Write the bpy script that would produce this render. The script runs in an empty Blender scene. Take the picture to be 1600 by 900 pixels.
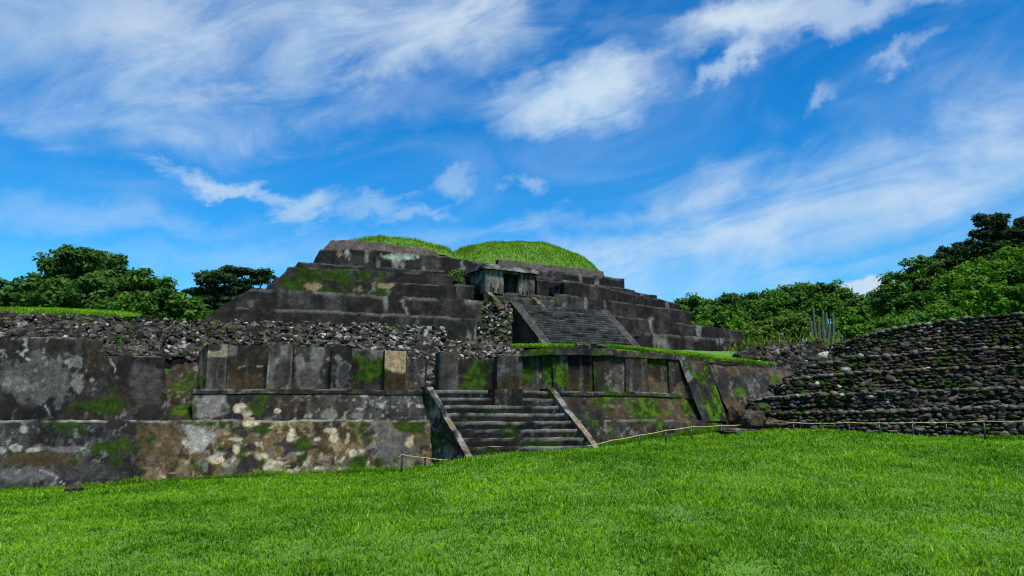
import bpy, bmesh, math, random
import numpy as np
from mathutils import Vector, Matrix
R = math.radians
random.seed(7); rng = np.random.default_rng(11)
SC = bpy.context.scene
COL = SC.collection

# ------------------------------------------------------------------ camera
F = 1200.0; HORIZON = 652.0; EYE = 1.6
PITCH = math.atan((HORIZON - 450.0) / F)
cam_d = bpy.data.cameras.new('camera'); cam = bpy.data.objects.new('camera', cam_d); COL.objects.link(cam)
cam.location = (0, 0, EYE); cam.rotation_euler = (math.pi/2 + PITCH, 0, 0)
cam_d.sensor_width = 36.0; cam_d.lens = F/1600*36.0; cam_d.clip_end = 3000; cam_d.clip_start = 0.1
SC.camera = cam
SC.render.resolution_x = 1024; SC.render.resolution_y = 576
SC.cycles.filter_width = 1.1

# ------------------------------------------------------------------ light
SUN_EL, SUN_AZ = R(60), R(152)          # azimuth clockwise from +Y: behind the viewer, to the right
EXPOSURE = 1.05
SC.view_settings.view_transform = 'Standard'; SC.view_settings.look = 'None'
SC.view_settings.exposure = EXPOSURE; SC.view_settings.gamma = 1.0; SC.view_settings.use_curve_mapping = False
sd = Vector((math.sin(SUN_AZ)*math.cos(SUN_EL), math.cos(SUN_AZ)*math.cos(SUN_EL), math.sin(SUN_EL)))
sun_d = bpy.data.lights.new('sun', 'SUN'); sun_d.energy = 3.0; sun_d.angle = R(13); sun_d.color = (1.0, 0.95, 0.86)
sun = bpy.data.objects.new('sun', sun_d); COL.objects.link(sun)
sun.rotation_euler = sd.to_track_quat('Z', 'Y').to_euler(); sun.location = (-20, -20, 60)

cT, sT = math.cos(PITCH), math.sin(PITCH)
def ray(px, py):
    a = (px-800.0)/F; b = (450.0-py)/F
    return np.array([a, cT - b*sT, sT + b*cT])
def at(px, py, Y):
    d = ray(px, py); return np.array([0, 0, EYE]) + d*(Y/d[1])
def atz(px, py, z):
    d = ray(px, py); return np.array([0, 0, EYE]) + d*((z-EYE)/d[2])
def proj(P):
    x, y, z = P[..., 0], P[..., 1], P[..., 2]-EYE
    w = y*cT + z*sT; v = -y*sT + z*cT
    w = np.maximum(w, 0.05)
    return 800 + F*x/w, 450 - F*v/w

class NT:
    def __init__(s, tree):
        s.t = tree; s.n = tree.nodes; s.l = tree.links
    def new(s, typ, **kw):
        n = s.n.new(typ)
        for k, v in kw.items(): setattr(n, k, v)
        return n
    def put(s, sock, v):
        if isinstance(v, bpy.types.NodeSocket): s.l.new(v, sock)
        elif v is not None: sock.default_value = v
    def math(s, op, a, b=None, c=None, clamp=False):
        n = s.new('ShaderNodeMath', operation=op, use_clamp=clamp)
        s.put(n.inputs[0], a)
        if b is not None: s.put(n.inputs[1], b)
        if c is not None: s.put(n.inputs[2], c)
        return n.outputs[0]
    def vmath(s, op, a, b=None):
        n = s.new('ShaderNodeVectorMath', operation=op)
        s.put(n.inputs[0], a)
        if b is not None: s.put(n.inputs[1], b)
        return n.outputs[1] if op in ('DOT_PRODUCT', 'LENGTH') else n.outputs[0]
    def vscale(s, a, k):
        n = s.new('ShaderNodeVectorMath', operation='SCALE'); s.put(n.inputs[0], a); s.put(n.inputs[3], k); return n.outputs[0]
    def noise(s, vec, scale, detail=4, rough=0.55, dist=0.0, out=0):
        n = s.new('ShaderNodeTexNoise'); s.put(n.inputs['Vector'], vec)
        n.inputs['Scale'].default_value = scale; n.inputs['Detail'].default_value = detail
        n.inputs['Roughness'].default_value = rough; n.inputs['Distortion'].default_value = dist
        return n.outputs[out]
    def mix(s, fac, a, b, blend='MIX'):
        n = s.new('ShaderNodeMix', data_type='RGBA', blend_type=blend)
        s.put(n.inputs[0], fac); s.put(n.inputs[6], a); s.put(n.inputs[7], b)
        return n.outputs[2]
    def smooth(s, x, lo, hi):
        n = s.new('ShaderNodeMapRange', interpolation_type='SMOOTHSTEP')
        s.put(n.inputs[0], x); n.inputs[1].default_value = lo; n.inputs[2].default_value = hi
        n.inputs[3].default_value = 0; n.inputs[4].default_value = 1
        return n.outputs[0]

def make_world():
    w = bpy.data.worlds.new('World'); SC.world = w; w.use_nodes = True
    t = NT(w.node_tree); t.n.clear()
    out = t.new('ShaderNodeOutputWorld'); bg = t.new('ShaderNodeBackground'); t.l.new(bg.outputs[0], out.inputs[0])
    sky = t.new('ShaderNodeTexSky', sky_type='NISHITA'); sky.sun_disc = False
    sky.sun_elevation = SUN_EL; sky.sun_rotation = SUN_AZ; sky.air_density = 1.0; sky.dust_density = 0.3; sky.ozone_density = 2.5
    hs = t.new('ShaderNodeHueSaturation'); hs.inputs['Saturation'].default_value = 1.45; hs.inputs['Value'].default_value = 1.25
    t.l.new(sky.outputs[0], hs.inputs['Color'])
    base = t.mix(1.0, hs.outputs[0], (.56, 1.20, 1.34, 1), 'MULTIPLY')
    tc = t.new('ShaderNodeTexCoord'); d = t.vmath('NORMALIZE', tc.outputs['Generated'])
    sep = t.new('ShaderNodeSeparateXYZ'); t.l.new(d, sep.inputs[0])
    up = t.math('MAXIMUM', sep.outputs[2], 0.0)
    # cloud sheet coordinates: where the ray meets a layer overhead
    k = t.math('DIVIDE', 1.0, t.math('ADD', up, 0.16))
    lay = t.vscale(d, k)
    base = t.mix(t.smooth(sep.outputs[2], 0.16, 0.0), base, (4.6, 6.9, 8.6, 1))
    wn = t.noise(d, 4.0, 3, 0.55, 0.0, 1)
    warp = t.vscale(t.vmath('SUBTRACT', wn, (0.5, 0.5, 0.5)), 0.10)
    wn2 = t.noise(d, 16.0, 6, 0.62, 0.0, 1)
    warp2 = t.vscale(t.vmath('SUBTRACT', wn2, (0.5, 0.5, 0.5)), 0.075)
    dw = t.vmath('ADD', t.vmath('ADD', d, warp), warp2)
    dw2 = t.vmath('ADD', d, t.vscale(warp2, .5))
    mp = t.new('ShaderNodeMapping', vector_type='POINT'); mp.inputs['Rotation'].default_value = (0, R(17), R(12)); mp.inputs['Scale'].default_value = (1.0, 1.0, 3.2)
    rot = t.new('ShaderNodeVectorRotate', rotation_type='Y_AXIS'); t.l.new(d, rot.inputs['Vector']); rot.inputs['Angle'].default_value = R(16)
    mp.inputs['Rotation'].default_value = (0, 0, R(12)); t.l.new(rot.outputs[0], mp.inputs[0])
    cir = t.noise(mp.outputs[0], 3.2, 9, 0.60, 1.1)
    cir2 = t.noise(lay, 0.75, 4, 0.5, 0.3)
    fine = t.noise(mp.outputs[0], 14.0, 8, 0.62, 0.7)
    mott = t.noise(mp.outputs[0], 4.6, 9, 0.62, 0.9)
    haze = t.smooth(t.math('ADD', t.math('MULTIPLY', cir, 0.8), t.math('MULTIPLY', cir2, 0.3)), 0.50, 0.80)
    cover = t.math('MULTIPLY', haze, t.math('ADD', 0.17, t.math('MULTIPLY', t.smooth(up, .5, .85), .65)))  # thicker cloud overhead, out of view, added to whiten the skylight
    # (px, py, rx, ry, tilt deg, softness, strength, kind)  0 = soft sheet, 1 = puff, 2 = crisp
    blobs = [
        (150, 30, 520, 100, -4, 1.0, .66, 0), (520, 85, 330, 80, -10, 1.0, .44, 0), (680, 60, 170, 60, -12, .9, .62, 0),
        (480, 115, 95, 55, -20, .8, .5, 0), (60, 180, 330, 38, 4, 1.0, .26, 0), (600, 172, 300, 34, -3, 1.0, .22, 0),
        (902, 148, 122, 58, -14, .85, .93, 1), (1158, 22, 112, 34, -24, .95, .82, 1), (1330, 8, 190, 26, -8, .8, .6, 1),
        (1142, 98, 72, 15, -34, .8, .6, 1), (1275, 142, 30, 10, -38, 1.0, .36, 1), (1425, 86, 46, 8, -24, 1.0, .36, 1), (1205, 62, 60, 20, -25, .9, .35, 1),
        (370, 281, 92, 15, 13, .9, .70, 3), (480, 320, 44, 24, -20, 1.0, .72, 3), (585, 322, 66, 15, 6, 1.0, .40, 3), (722, 301, 42, 16, -28, 1.0, .46, 3),
        (835, 305, 24, 12, 0, .9, .36, 3), (640, 345, 60, 10, 4, .9, .3, 3),
        (1330, 335, 480, 105, -13, 1.0, .72, 0), (1060, 372, 300, 26, -7, 1.0, .45, 0), (1530, 215, 190, 90, -20, 1.0, .24, 0), (990, 335, 260, 20, -10, 1.0, .3, 0),
        (1120, 285, 170, 40, -16, 1.0, .22, 0), (180, 350, 330, 24, 2, 1.0, .26, 0), (420, 395, 380, 24, -3, 1.0, .24, 0),
        (1355, 452, 42, 15, -12, .35, 1.0, 2), (1372, 440, 17, 11, 0, .35, 1.0, 2),
    ]
    for (px, py, rx, ry, tilt, soft, st, kind) in blobs:
        c = Vector(ray(px, py)).normalized()
        e1 = (Vector(ray(px+1, py)).normalized()-c).normalized(); e2 = c.cross(e1).normalized()
        a = R(tilt); ca, sa = math.cos(a), math.sin(a)
        f1 = (e1*ca + e2*sa); f2 = (e2*ca - e1*sa)
        sx = rx/1250.0; sy = ry/1250.0
        src = (dw, dw, dw2, dw)[kind]
        inv = t.math('DIVIDE', 1.0, t.math('MAXIMUM', t.vmath('DOT_PRODUCT', d, tuple(c)), 0.2))
        u = t.math('MULTIPLY', t.vmath('DOT_PRODUCT', src, tuple(f1/sx)), inv)
        v = t.math('MULTIPLY', t.vmath('DOT_PRODUCT', src, tuple(f2/sy)), inv)
        front = t.math('GREATER_THAN', t.vmath('DOT_PRODUCT', d, tuple(c)), 0.2)
        q = t.math('SQRT', t.math('ADD', t.math('MULTIPLY', u, u), t.math('MULTIPLY', v, v)))
        q = t.math('ADD', q, t.math('MULTIPLY', t.math('SUBTRACT', fine if kind else mott, 0.5), {0: 2.6, 1: .95, 2: .35, 3: 2.5}[kind]))
        m = t.math('SUBTRACT', 1.0, t.smooth(q, 1.0-soft*(.95 if kind else 1.3), 1.0+soft*0.55))
        m = t.math('MULTIPLY', t.math('MULTIPLY', m, st), front)
        cover = t.math('SUBTRACT', 1.0, t.math('MULTIPLY', t.math('SUBTRACT', 1.0, cover), t.math('SUBTRACT', 1.0, m)))
    shade = t.noise(d, 9.0, 5, 0.6, 0.3)
    cc = t.mix(t.smooth(shade, .3, .7), (4.6, 6.5, 8.4, 1), (7.0, 8.0, 8.9, 1))
    full = t.mix(cover, base, cc)
    # the ground half of the sky sphere stays dim
    t.put(bg.inputs[0], full); bg.inputs[1].default_value = 0.05
make_world()

# ------------------------------------------------------------------ numpy noise
def _h(ix, iy, iz, s):
    n = (ix.astype(np.int64)*374761393 + iy.astype(np.int64)*668265263 + iz.astype(np.int64)*1274126177 + s*974711) & 0xffffffff
    n = ((n ^ (n >> 13))*1274126177) & 0xffffffff
    n = ((n ^ (n >> 16))*2246822519) & 0xffffffff
    return ((n ^ (n >> 15)) & 0xffffff)/float(0xffffff)
def vn(P, s=0):
    P = np.asarray(P, float); i = np.floor(P); f = P-i; f = f*f*(3-2*f); i = i.astype(np.int64)
    x, y, z = i[..., 0], i[..., 1], i[..., 2]; fx, fy, fz = f[..., 0], f[..., 1], f[..., 2]
    def L(a, b, t): return a+(b-a)*t
    return L(L(L(_h(x, y, z, s), _h(x+1, y, z, s), fx), L(_h(x, y+1, z, s), _h(x+1, y+1, z, s), fx), fy),
             L(L(_h(x, y, z+1, s), _h(x+1, y, z+1, s), fx), L(_h(x, y+1, z+1, s), _h(x+1, y+1, z+1, s), fx), fy), fz)
def fbm(P, s=0, o=4, g=0.5):
    P = np.asarray(P, float); a = 1.0; t = 0; r = 0
    for k in range(o):
        r = r + a*vn(P*(2.03**k)+k*17.3, s+k); t += a; a *= g
    r = r/t
    return np.clip((r-.5)*1.55+.5, 0, 1) if o > 2 else r
def ss(x, lo, hi):
    t = np.clip((x-lo)/(hi-lo), 0, 1); return t*t*(3-2*t)
def voro(P, s=0):
    i = np.floor(P).astype(np.int64); best = np.full(P.shape[:-1], 9.0); b2 = best.copy(); cid = np.zeros(P.shape[:-1])
    for dx in (-1, 0, 1):
        for dy in (-1, 0, 1):
            for dz in (-1, 0, 1):
                x, y, z = i[..., 0]+dx, i[..., 1]+dy, i[..., 2]+dz
                q = np.stack([x+_h(x, y, z, s), y+_h(x, y, z, s+1), z+_h(x, y, z, s+2)], -1)-P
                dd = (q*q).sum(-1); idv = _h(x, y, z, s+3)
                m = dd < best; b2 = np.where(m, best, np.minimum(b2, dd)); cid = np.where(m, idv, cid); best = np.where(m, dd, best)
    return np.sqrt(best), np.sqrt(b2), cid
def mixc(c, d, m):
    m = np.asarray(m)[..., None]; return c*(1-m)+np.asarray(d, float)*m

# ------------------------------------------------------------------ mesh helpers
def mesh_np(name, V, quads=None, tris=None, col=None, mat=None, parent=None, smooth=False):
    me = bpy.data.meshes.new(name)
    nq = 0 if quads is None else len(quads); nt = 0 if tris is None else len(tris)
    V = np.asarray(V, np.float32)
    me.vertices.add(len(V)); me.vertices.foreach_set('co', V.ravel())
    parts = []; starts = []; tot = 0
    if nq: parts.append(np.asarray(quads).ravel()); starts.append(np.arange(nq)*4); tot = nq*4
    if nt: parts.append(np.asarray(tris).ravel()); starts.append(tot+np.arange(nt)*3)
    L = np.concatenate(parts).astype(np.int32)
    me.loops.add(len(L)); me.loops.foreach_set('vertex_index', L)
    me.polygons.add(nq+nt); me.polygons.foreach_set('loop_start', np.concatenate(starts).astype(np.int32))
    if smooth: me.polygons.foreach_set('use_smooth', np.ones(nq+nt, bool))
    if col is not None:
        at_ = me.attributes.new('Col', 'FLOAT_COLOR', 'POINT')
        c4 = np.ones((len(V), 4), np.float32); c4[:, :3] = col
        at_.data.foreach_set('color', c4.ravel())
    me.update(calc_edges=True); me.validate()
    o = bpy.data.objects.new(name, me); COL.objects.link(o)
    if mat: me.materials.append(mat)
    if parent: o.parent = parent
    return o
def tag(o, label=None, cat=None, group=None, kind=None):
    if label: o['label'] = label
    if cat: o['category'] = cat
    if group: o['group'] = group
    if kind: o['kind'] = kind
    return o
def empty(name, label=None, cat=None, group=None, kind=None, loc=(0, 0, 0)):
    o = bpy.data.objects.new(name, None); COL.objects.link(o); o.location = loc; o.empty_display_size = .2
    return tag(o, label, cat, group, kind)

class Acc:
    def __init__(s): s.V = []; s.Q = []; s.C = []; s.n = 0
    def patch(s, A, B, C, D, nu, nv, kind, colfn, amp, fq=1.6, vr=(0, 1), curve=0):
        u = np.linspace(0, 1, nu+1)[None, :, None]; v = np.linspace(0, 1, nv+1)[:, None, None]
        P = (A*(1-u)+B*u)*(1-v) + (D*(1-u)+C*u)*v
        P0 = P.copy()
        if amp:
            P = P + amp*(np.stack([fbm(P0*fq, 31+k, 3) for k in range(3)], -1)-.5)*2
            P = P + amp*.45*(np.stack([fbm(P0*fq*5, 41+k, 2) for k in range(3)], -1)-.5)*2
        vv = np.broadcast_to(v[..., 0]*(vr[1]-vr[0])+vr[0], P.shape[:2])
        px, py = proj(P0)
        c = colfn(P0, px, py, vv, kind)
        i = np.arange((nu+1)*(nv+1)).reshape(nv+1, nu+1)
        q = np.stack([i[:-1, :-1], i[:-1, 1:], i[1:, 1:], i[1:, :-1]], -1).reshape(-1, 4)+s.n
        s.V.append(P.reshape(-1, 3)); s.Q.append(q); s.C.append(c.reshape(-1, 3)); s.n += (nu+1)*(nv+1)
    def build(s, name, mat, parent=None, smooth=True):
        o = mesh_np(name, np.concatenate(s.V), np.concatenate(s.Q), None, np.concatenate(s.C), mat, parent, smooth)
        w = Vector((0, 0, 0)); q = parent
        while q: w += q.location; q = q.parent
        o.location = -w
        return o
def ln(a, b): return float(np.linalg.norm(np.asarray(a)-np.asarray(b)))
def loft(name, st, back, res, colfn, mat, parent=None, amp=.02, fq=1.6, caps=True, acc=None, topres=None, smooth=True, skirt=None):
    """st: list of (bottom, top) points along the front; back: vector(s) the body runs back by."""
    a = acc or Acc(); n = len(st)
    if skirt is not None:
        st2 = [(np.array([b[0], b[1]+.02, skirt]), b) for b, t in st]; bk2 = back if isinstance(back, list) else [back]*n
        loft(None, st2, [np.asarray(b, float)*np.array([1, 1, 0]) for b in bk2], .3, colfn, mat, None, amp*.3, fq, True, a, topres)
    if not isinstance(back, list): back = [back]*n
    back = [np.asarray(b, float) for b in back]
    nv = max(1, int(max(ln(b, t) for b, t in st)/res)); nb = max(1, min(40, int(max(np.linalg.norm(b) for b in back)/(topres or res*2))))
    for k in range(n-1):
        (b0, t0), (b1, t1) = st[k], st[k+1]
        nu = max(1, int(max(ln(b0, b1), ln(t0, t1))/res))
        a.patch(b0, b1, t1, t0, nu, nv, 'front', colfn, amp, fq)
        a.patch(t0, t1, t1+back[k+1], t0+back[k], nu, nb, 'top', colfn, amp, fq, (1, 1))
        a.patch(b1+back[k+1], b0+back[k], t0+back[k], t1+back[k+1], nu, nv, 'back', colfn, amp, fq)
    if caps:
        (b0, t0), (b1, t1) = st[0], st[-1]
        a.patch(b0+back[0], b0, t0, t0+back[0], nb, nv, 'cap', colfn, amp, fq)
        a.patch(b1, b1+back[-1], t1+back[-1], t1, nb, nv, 'cap', colfn, amp, fq)
    if acc: return None
    return a.build(name, mat, parent, smooth)

# ------------------------------------------------------------------ materials
def new_mat(name):
    m = bpy.data.materials.new(name); m.use_nodes = True; t = NT(m.node_tree); t.n.clear()
    out = t.new('ShaderNodeOutputMaterial'); p = t.new('ShaderNodeBsdfPrincipled'); t.l.new(p.outputs[0], out.inputs[0])
    return m, t, p, out
def attr(t, name='Col'):
    n = t.new('ShaderNodeAttribute'); n.attribute_name = name; return n.outputs[0]
def mat_masonry(name, objcol=False, fine=26.0, bump=.35, dist=.02, contrast=.55, spec=.06, rough=.95, speck=.20):
    m, t, p, out = new_mat(name)
    if objcol: oi = t.new('ShaderNodeObjectInfo'); c = oi.outputs['Color']
    else: c = attr(t)
    geo = t.new('ShaderNodeNewGeometry'); pos = geo.outputs['Position']
    n1 = t.noise(pos, fine, 6, .72); n2 = t.noise(pos, fine*.24, 6, .68); n3 = t.noise(pos, fine*2.3, 3, .6)
    q = t.math('ADD', t.math('MULTIPLY', t.math('SUBTRACT', n1, .5), 1.5), t.math('MULTIPLY', t.math('SUBTRACT', n2, .5), 1.5))
    q = t.math('ADD', q, t.math('MULTIPLY', t.math('SUBTRACT', n3, .5), .9))
    k = t.math('POWER', 2.718, t.math('MULTIPLY', q, contrast*3.2))
    c2 = t.mix(1.0, c, k, 'MULTIPLY')
    pit = t.smooth(t.noise(pos, fine*.55, 5, .65, .6), .60, .68)
    c2 = t.mix(t.math('MULTIPLY', pit, .55), c2, (.012, .0115, .011, 1))
    sp = t.smooth(t.noise(pos, fine*.8, 4, .65), .64, .72)
    c3 = t.mix(t.math('MULTIPLY', sp, speck), c2, (.30, .29, .25, 1))
    t.put(p.inputs['Base Color'], c3); p.inputs['Roughness'].default_value = rough; p.inputs['Specular IOR Level'].default_value = spec
    b = t.new('ShaderNodeBump'); b.inputs['Strength'].default_value = bump; b.inputs['Distance'].default_value = dist
    lum = t.new('ShaderNodeRGBToBW'); t.put(lum.inputs[0], c)
    t.put(b.inputs['Height'], t.math('ADD', t.math('ADD', n1, t.math('MULTIPLY', n2, 1.5)), t.math('MULTIPLY', t.math('SQRT', lum.outputs[0]), 1.6))); t.l.new(b.outputs[0], p.inputs['Normal'])
    return m
M_STUCCO = mat_masonry('weathered_stucco')
M_PYR = mat_masonry('blackened_stucco', fine=10.0, dist=.05, contrast=.6, speck=.10)
M_STONE = mat_masonry('rubble_stone', fine=30, contrast=.6)
M_STONE_OBJ = mat_masonry('rubble_stone_single', True, fine=30, contrast=.6)
def mat_leaf(name, trans=.35, rough=.6, spec=.16):
    m, t, p, out = new_mat(name)
    c = attr(t); t.put(p.inputs['Base Color'], c); p.inputs['Roughness'].default_value = rough; p.inputs['Specular IOR Level'].default_value = spec
    tr = t.new('ShaderNodeBsdfTranslucent'); t.put(tr.inputs[0], t.mix(1.0, c, (1.15, 1.25, .55, 1), 'MULTIPLY'))
    mx = t.new('ShaderNodeMixShader'); mx.inputs[0].default_value = trans
    t.l.new(p.outputs[0], mx.inputs[1]); t.l.new(tr.outputs[0], mx.inputs[2]); t.l.new(mx.outputs[0], out.inputs[0])
    return m
M_LEAF = mat_leaf('leaves'); M_GRASS = mat_leaf('grass_blades', .4, .55, .10)
def mat_plain(name, rgb, rough=.8, nscale=12, var=.5):
    m, t, p, out = new_mat(name)
    geo = t.new('ShaderNodeNewGeometry'); n = t.noise(geo.outputs['Position'], nscale, 5, .6)
    k = t.math('ADD', 1-var*.5, t.math('MULTIPLY', n, var))
    t.put(p.inputs['Base Color'], t.mix(1.0, (*rgb, 1), k, 'MULTIPLY')); p.inputs['Roughness'].default_value = rough
    return m
M_BARK = mat_plain('bark', (.09, .07, .05), .9, 6, .9)
M_POST = mat_plain('black_painted_metal', (.012, .012, .013), .45, 40, .4)
M_ROPE = mat_plain('yellow_rope', (.42, .35, .15), .8, 90, .6)
M_CACT = mat_plain('cactus_skin', (.036, .066, .030), .6, 8, .7)
def mat_soil():
    m, t, p, out = new_mat('turf_soil')
    geo = t.new('ShaderNodeNewGeometry'); pos = geo.outputs['Position']
    n = t.noise(pos, 9, 6, .65); n2 = t.noise(pos, .5, 4, .55)
    c = t.mix(n, (.035, .105, .002, 1), (.10, .24, .005, 1)); c = t.mix(t.math('MULTIPLY', n2, .5), c, (.05, .12, .015, 1))
    t.put(p.inputs['Base Color'], c); p.inputs['Roughness'].default_value = .9
    return m
M_TURF = mat_soil()

# palette (linear albedo)
DARK = np.array([.042, .039, .036]); BLACK = np.array([.016, .015, .016]); GREY = np.array([.135, .130, .120]); PALE = np.array([.34, .33, .29])
CREAM = np.array([.38, .33, .22]); BROWN = np.array([.090, .062, .030]); MOSS = np.array([.017, .034, .005]); MOSSB = np.array([.046, .100, .006]); TAN = np.array([.30, .22, .12])

def blob(c, P, px, py, L, n=None):
    """stains and patches, each with its own irregular outline"""
    if n is None: n = fbm(P*4.5, 77, 4)
    for (x, y, rx, ry, rgb, st, rough) in L:
        d = np.sqrt(((px-x)/rx)**2+((py-y)/ry)**2)+(n-.5)*rough
        c = mixc(c, rgb, ss(d, 1.12, .86)*st)
    return c
def line(c, P, px, py, pts, w, rgb, st=1):
    wob = (fbm(P*5, 60, 3)-.5)*9
    for (x0, y0), (x1, y1) in zip(pts[:-1], pts[1:]):
        dx, dy = x1-x0, y1-y0; t = np.clip(((px-x0)*dx+(py-y0)*dy)/(dx*dx+dy*dy), 0, 1)
        d = np.hypot(px+wob-(x0+t*dx), py+wob*.6-(y0+t*dy)); c = mixc(c, rgb, ss(d, w*1.3, w*.4)*st)
    return c
def stucco_base(P, lo=DARK, hi=GREY, s=0, streak=.5, speck=.5):
    n1 = fbm(P*.7, s, 5); n2 = fbm(P*3.1, s+9, 4); st = fbm(P*np.array([3.5, 3.5, .45]), s+5, 4)
    m = ss(n1*.5+n2*.3+st*.2*(1+streak), .38, .80)
    c = mixc(np.broadcast_to(lo*.58, P.shape).copy(), hi*.80, m*.62)
    c = mixc(c, BLACK, ss(fbm(P*1.5, s+14, 4), .46, .68)*.75)
    c = mixc(c, BROWN*.6, ss(fbm(P*.9, s+23, 4), .55, .72)*.45)
    c = mixc(c, PALE*.8, ss(fbm(P*8.5, s+3, 3), .66, .76)*ss(n1, .42, .62)*speck)
    c = mixc(c, BLACK, ss(fbm(P*np.array([5, 5, .3]), s+61, 4), .54, .72)*.55)
    c = mixc(c, PALE*.6, ss(fbm(P*np.array([7, 7, .4]), s+66, 3), .70, .82)*.35*streak)
    ridge = np.abs(fbm(P*.8, s+50, 4)-.5); c = mixc(c, GREY*1.5, ss(ridge, .012, .002)*.5*ss(n2, .4, .6))
    return c*.66
def moss(c, P, amount, s=0, bright=.5):
    n = fbm(P*2.2, 101+s, 4); g = fbm(P*9, 111+s, 3)
    m = ss(n+amount, .62, .82)
    gc = mixc(np.broadcast_to(MOSS, P.shape).copy(), MOSSB, ss(g, .42, .68)*bright)
    return c*(1-m[..., None])+gc*m[..., None]

# ------------------------------------------------------------------ lawn
ctrl = [(-9, 0, -.05), (0, 0, 0), (9, 0, .05), (-5, 6, -.02), (0, 6, .12), (5, 6, .30), (-14, 6, -.1), (14, 6, .5), (0, -25, 0), (-30, -10, 0), (30, -10, .4)]
def cp(px, py, D): p = at(px, py, D); ctrl.append((p[0], p[1], p[2]-.04-(.075 if D > 14 else 0)))
for a in [(0, 758, 17.4), (137, 755, 17.5), (270, 747, 17.8), (450, 738, 18.0), (600, 733, 18.1),
          (0, 800, 12.6), (300, 790, 12.6), (500, 770, 13.5), (600, 745, 14.9), (690, 716, 15.4), (740, 707, 15.9), (830, 701, 16.6), (925, 697, 17.4), (1000, 694, 18.4), (1040, 693, 19.3),
          (1127, 685, 20.2), (1163, 677.5, 20.6), (1090, 683, 18.5), (1140, 674, 18.4), (1200, 668.5, 18.6), (1260, 669.5, 18.6), (1310, 675.5, 19.2), (1340, 680, 20.0), (1425, 683, 20.0), (1600, 684, 19.2), (1900, 684, 17.5),
          (900, 740, 12.0), (1200, 740, 11.2), (1500, 740, 11), (800, 800, 9.3), (1200, 800, 8.6), (1000, 880, 6.6),
          (640, 731, 18.2), (720, 722, 18.4), (1000, 676, 21.5), (1100, 668, 21.8)]: cp(*a)
ctrl += [(4.2, 20.2, 1.0), (8.5, 22.4, 1.12), (14, 24, 1.1), (22, 22, 1.1), (-20, 18, .05), (-30, 22, .1), (-10, 26, .2), (0, 30, .6), (14, 40, 1.0), (-20, 45, .6), (40, 30, 1.2), (30, 60, 1.2), (-50, 60, .6), (0, 70, .8)]
CT = np.array(ctrl)
def tps_fit(C):
    X = C[:, :2]; n = len(X); r2 = ((X[:, None]-X[None])**2).sum(-1)
    K = .5*r2*np.log(r2+1e-9)+np.eye(n)*.08; Pm = np.c_[np.ones(n), X]
    A = np.block([[K, Pm], [Pm.T, np.zeros((3, 3))]]); return np.linalg.solve(A, np.r_[C[:, 2], 0, 0, 0])
TW = tps_fit(CT)
def ground_z(x, y):
    x = np.asarray(x, float); y = np.asarray(y, float); sh = x.shape; x = x.ravel(); y = y.ravel(); z = np.empty(len(x))
    for k in range(0, len(x), 20000):
        r2 = (x[k:k+20000, None]-CT[:, 0])**2+(y[k:k+20000, None]-CT[:, 1])**2
        z[k:k+20000] = (.5*r2*np.log(r2+1e-9))@TW[:-3]+TW[-3]+TW[-2]*x[k:k+20000]+TW[-1]*y[k:k+20000]
    rr = np.hypot(x, y-15); f = ss(rr, 75, 38)
    z = np.clip(z, -.6, 1.8)*f+.7*(1-f)
    P = np.stack([x, y, x*0], -1)
    return (z+(fbm(P*.35, 3, 3)-.5)*.07+(fbm(P*1.6, 4, 3)-.5)*.03).reshape(sh)
gx = np.unique(np.r_[np.arange(-30, 32, .3), -np.geomspace(30, 900, 26), np.geomspace(32, 900, 26)])
gy = np.unique(np.r_[np.arange(-6, 26, .3), np.arange(26, 80, 2.0), np.geomspace(80, 1500, 22), -np.geomspace(6, 500, 18)])
GX, GY = np.meshgrid(gx, gy); GZ = ground_z(GX, GY)
ii = np.arange(GX.size).reshape(GX.shape)
tag(mesh_np('lawn_ground', np.stack([GX, GY, GZ], -1).reshape(-1, 3), np.stack([ii[:-1, :-1], ii[:-1, 1:], ii[1:, 1:], ii[1:, :-1]], -1).reshape(-1, 4), None, None, M_TURF, None, True),
    'mown green lawn sloping up from the foreground to the ruins', 'lawn', kind='structure')

def blades(name, base, h, w, lean, label, big=None, tint=None):
    """grass blades: bent three-triangle blades on the given foot points"""
    n = len(base); ang = rng.uniform(0, 2*np.pi, n); la = rng.uniform(0, 2*np.pi, n)
    s = np.stack([np.cos(ang), np.sin(ang), np.zeros(n)], -1)*(w/2)[:, None]
    L = np.stack([np.cos(la), np.sin(la), np.zeros(n)], -1)*(lean*h)[:, None]; Z = np.zeros((n, 3)); Z[:, 2] = h
    v = np.stack([base-s, base+s, base+L*.35+Z*.62+s*.75, base+L*.35+Z*.62-s*.75, base+L+Z*np.maximum(1-.3*lean, .5)[:, None]], 1)
    i = np.arange(n)*5
    q = np.stack([i, i+1, i+2, i+3], -1); tr = np.stack([i+3, i+2, i+4], -1)
    big_ = fbm(base*np.array([.55, .55, 0]), 5, 4) if big is None else big
    r = rng.uniform(0, 1, n); g = rng.uniform(0, 1, n)
    lo = np.array([.044, .145, .002]); hi = np.array([.225, .455, .006])
    c = lo+(hi-lo)*(np.clip(.10+.62*r+.6*(big_-.5)+.5*(fbm(base*np.array([2.6, 2.6, 0]), 15, 3)-.5), 0, 1))[:, None]
    c = mixc(c, np.array([.27, .45, .12]), (g > .93-.05*np.clip((big_-.5)*4, -1, 1))*.8)
    c = mixc(c, np.array([.19, .19, .045]), (g < .035)*.7)
    if tint is not None: c = c*tint
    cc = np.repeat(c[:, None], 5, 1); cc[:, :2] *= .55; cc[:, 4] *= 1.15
    return tag(mesh_np(name, v.reshape(-1, 3), q, tr, cc.reshape(-1, 3), M_GRASS), label, 'grass', kind='stuff')

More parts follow.
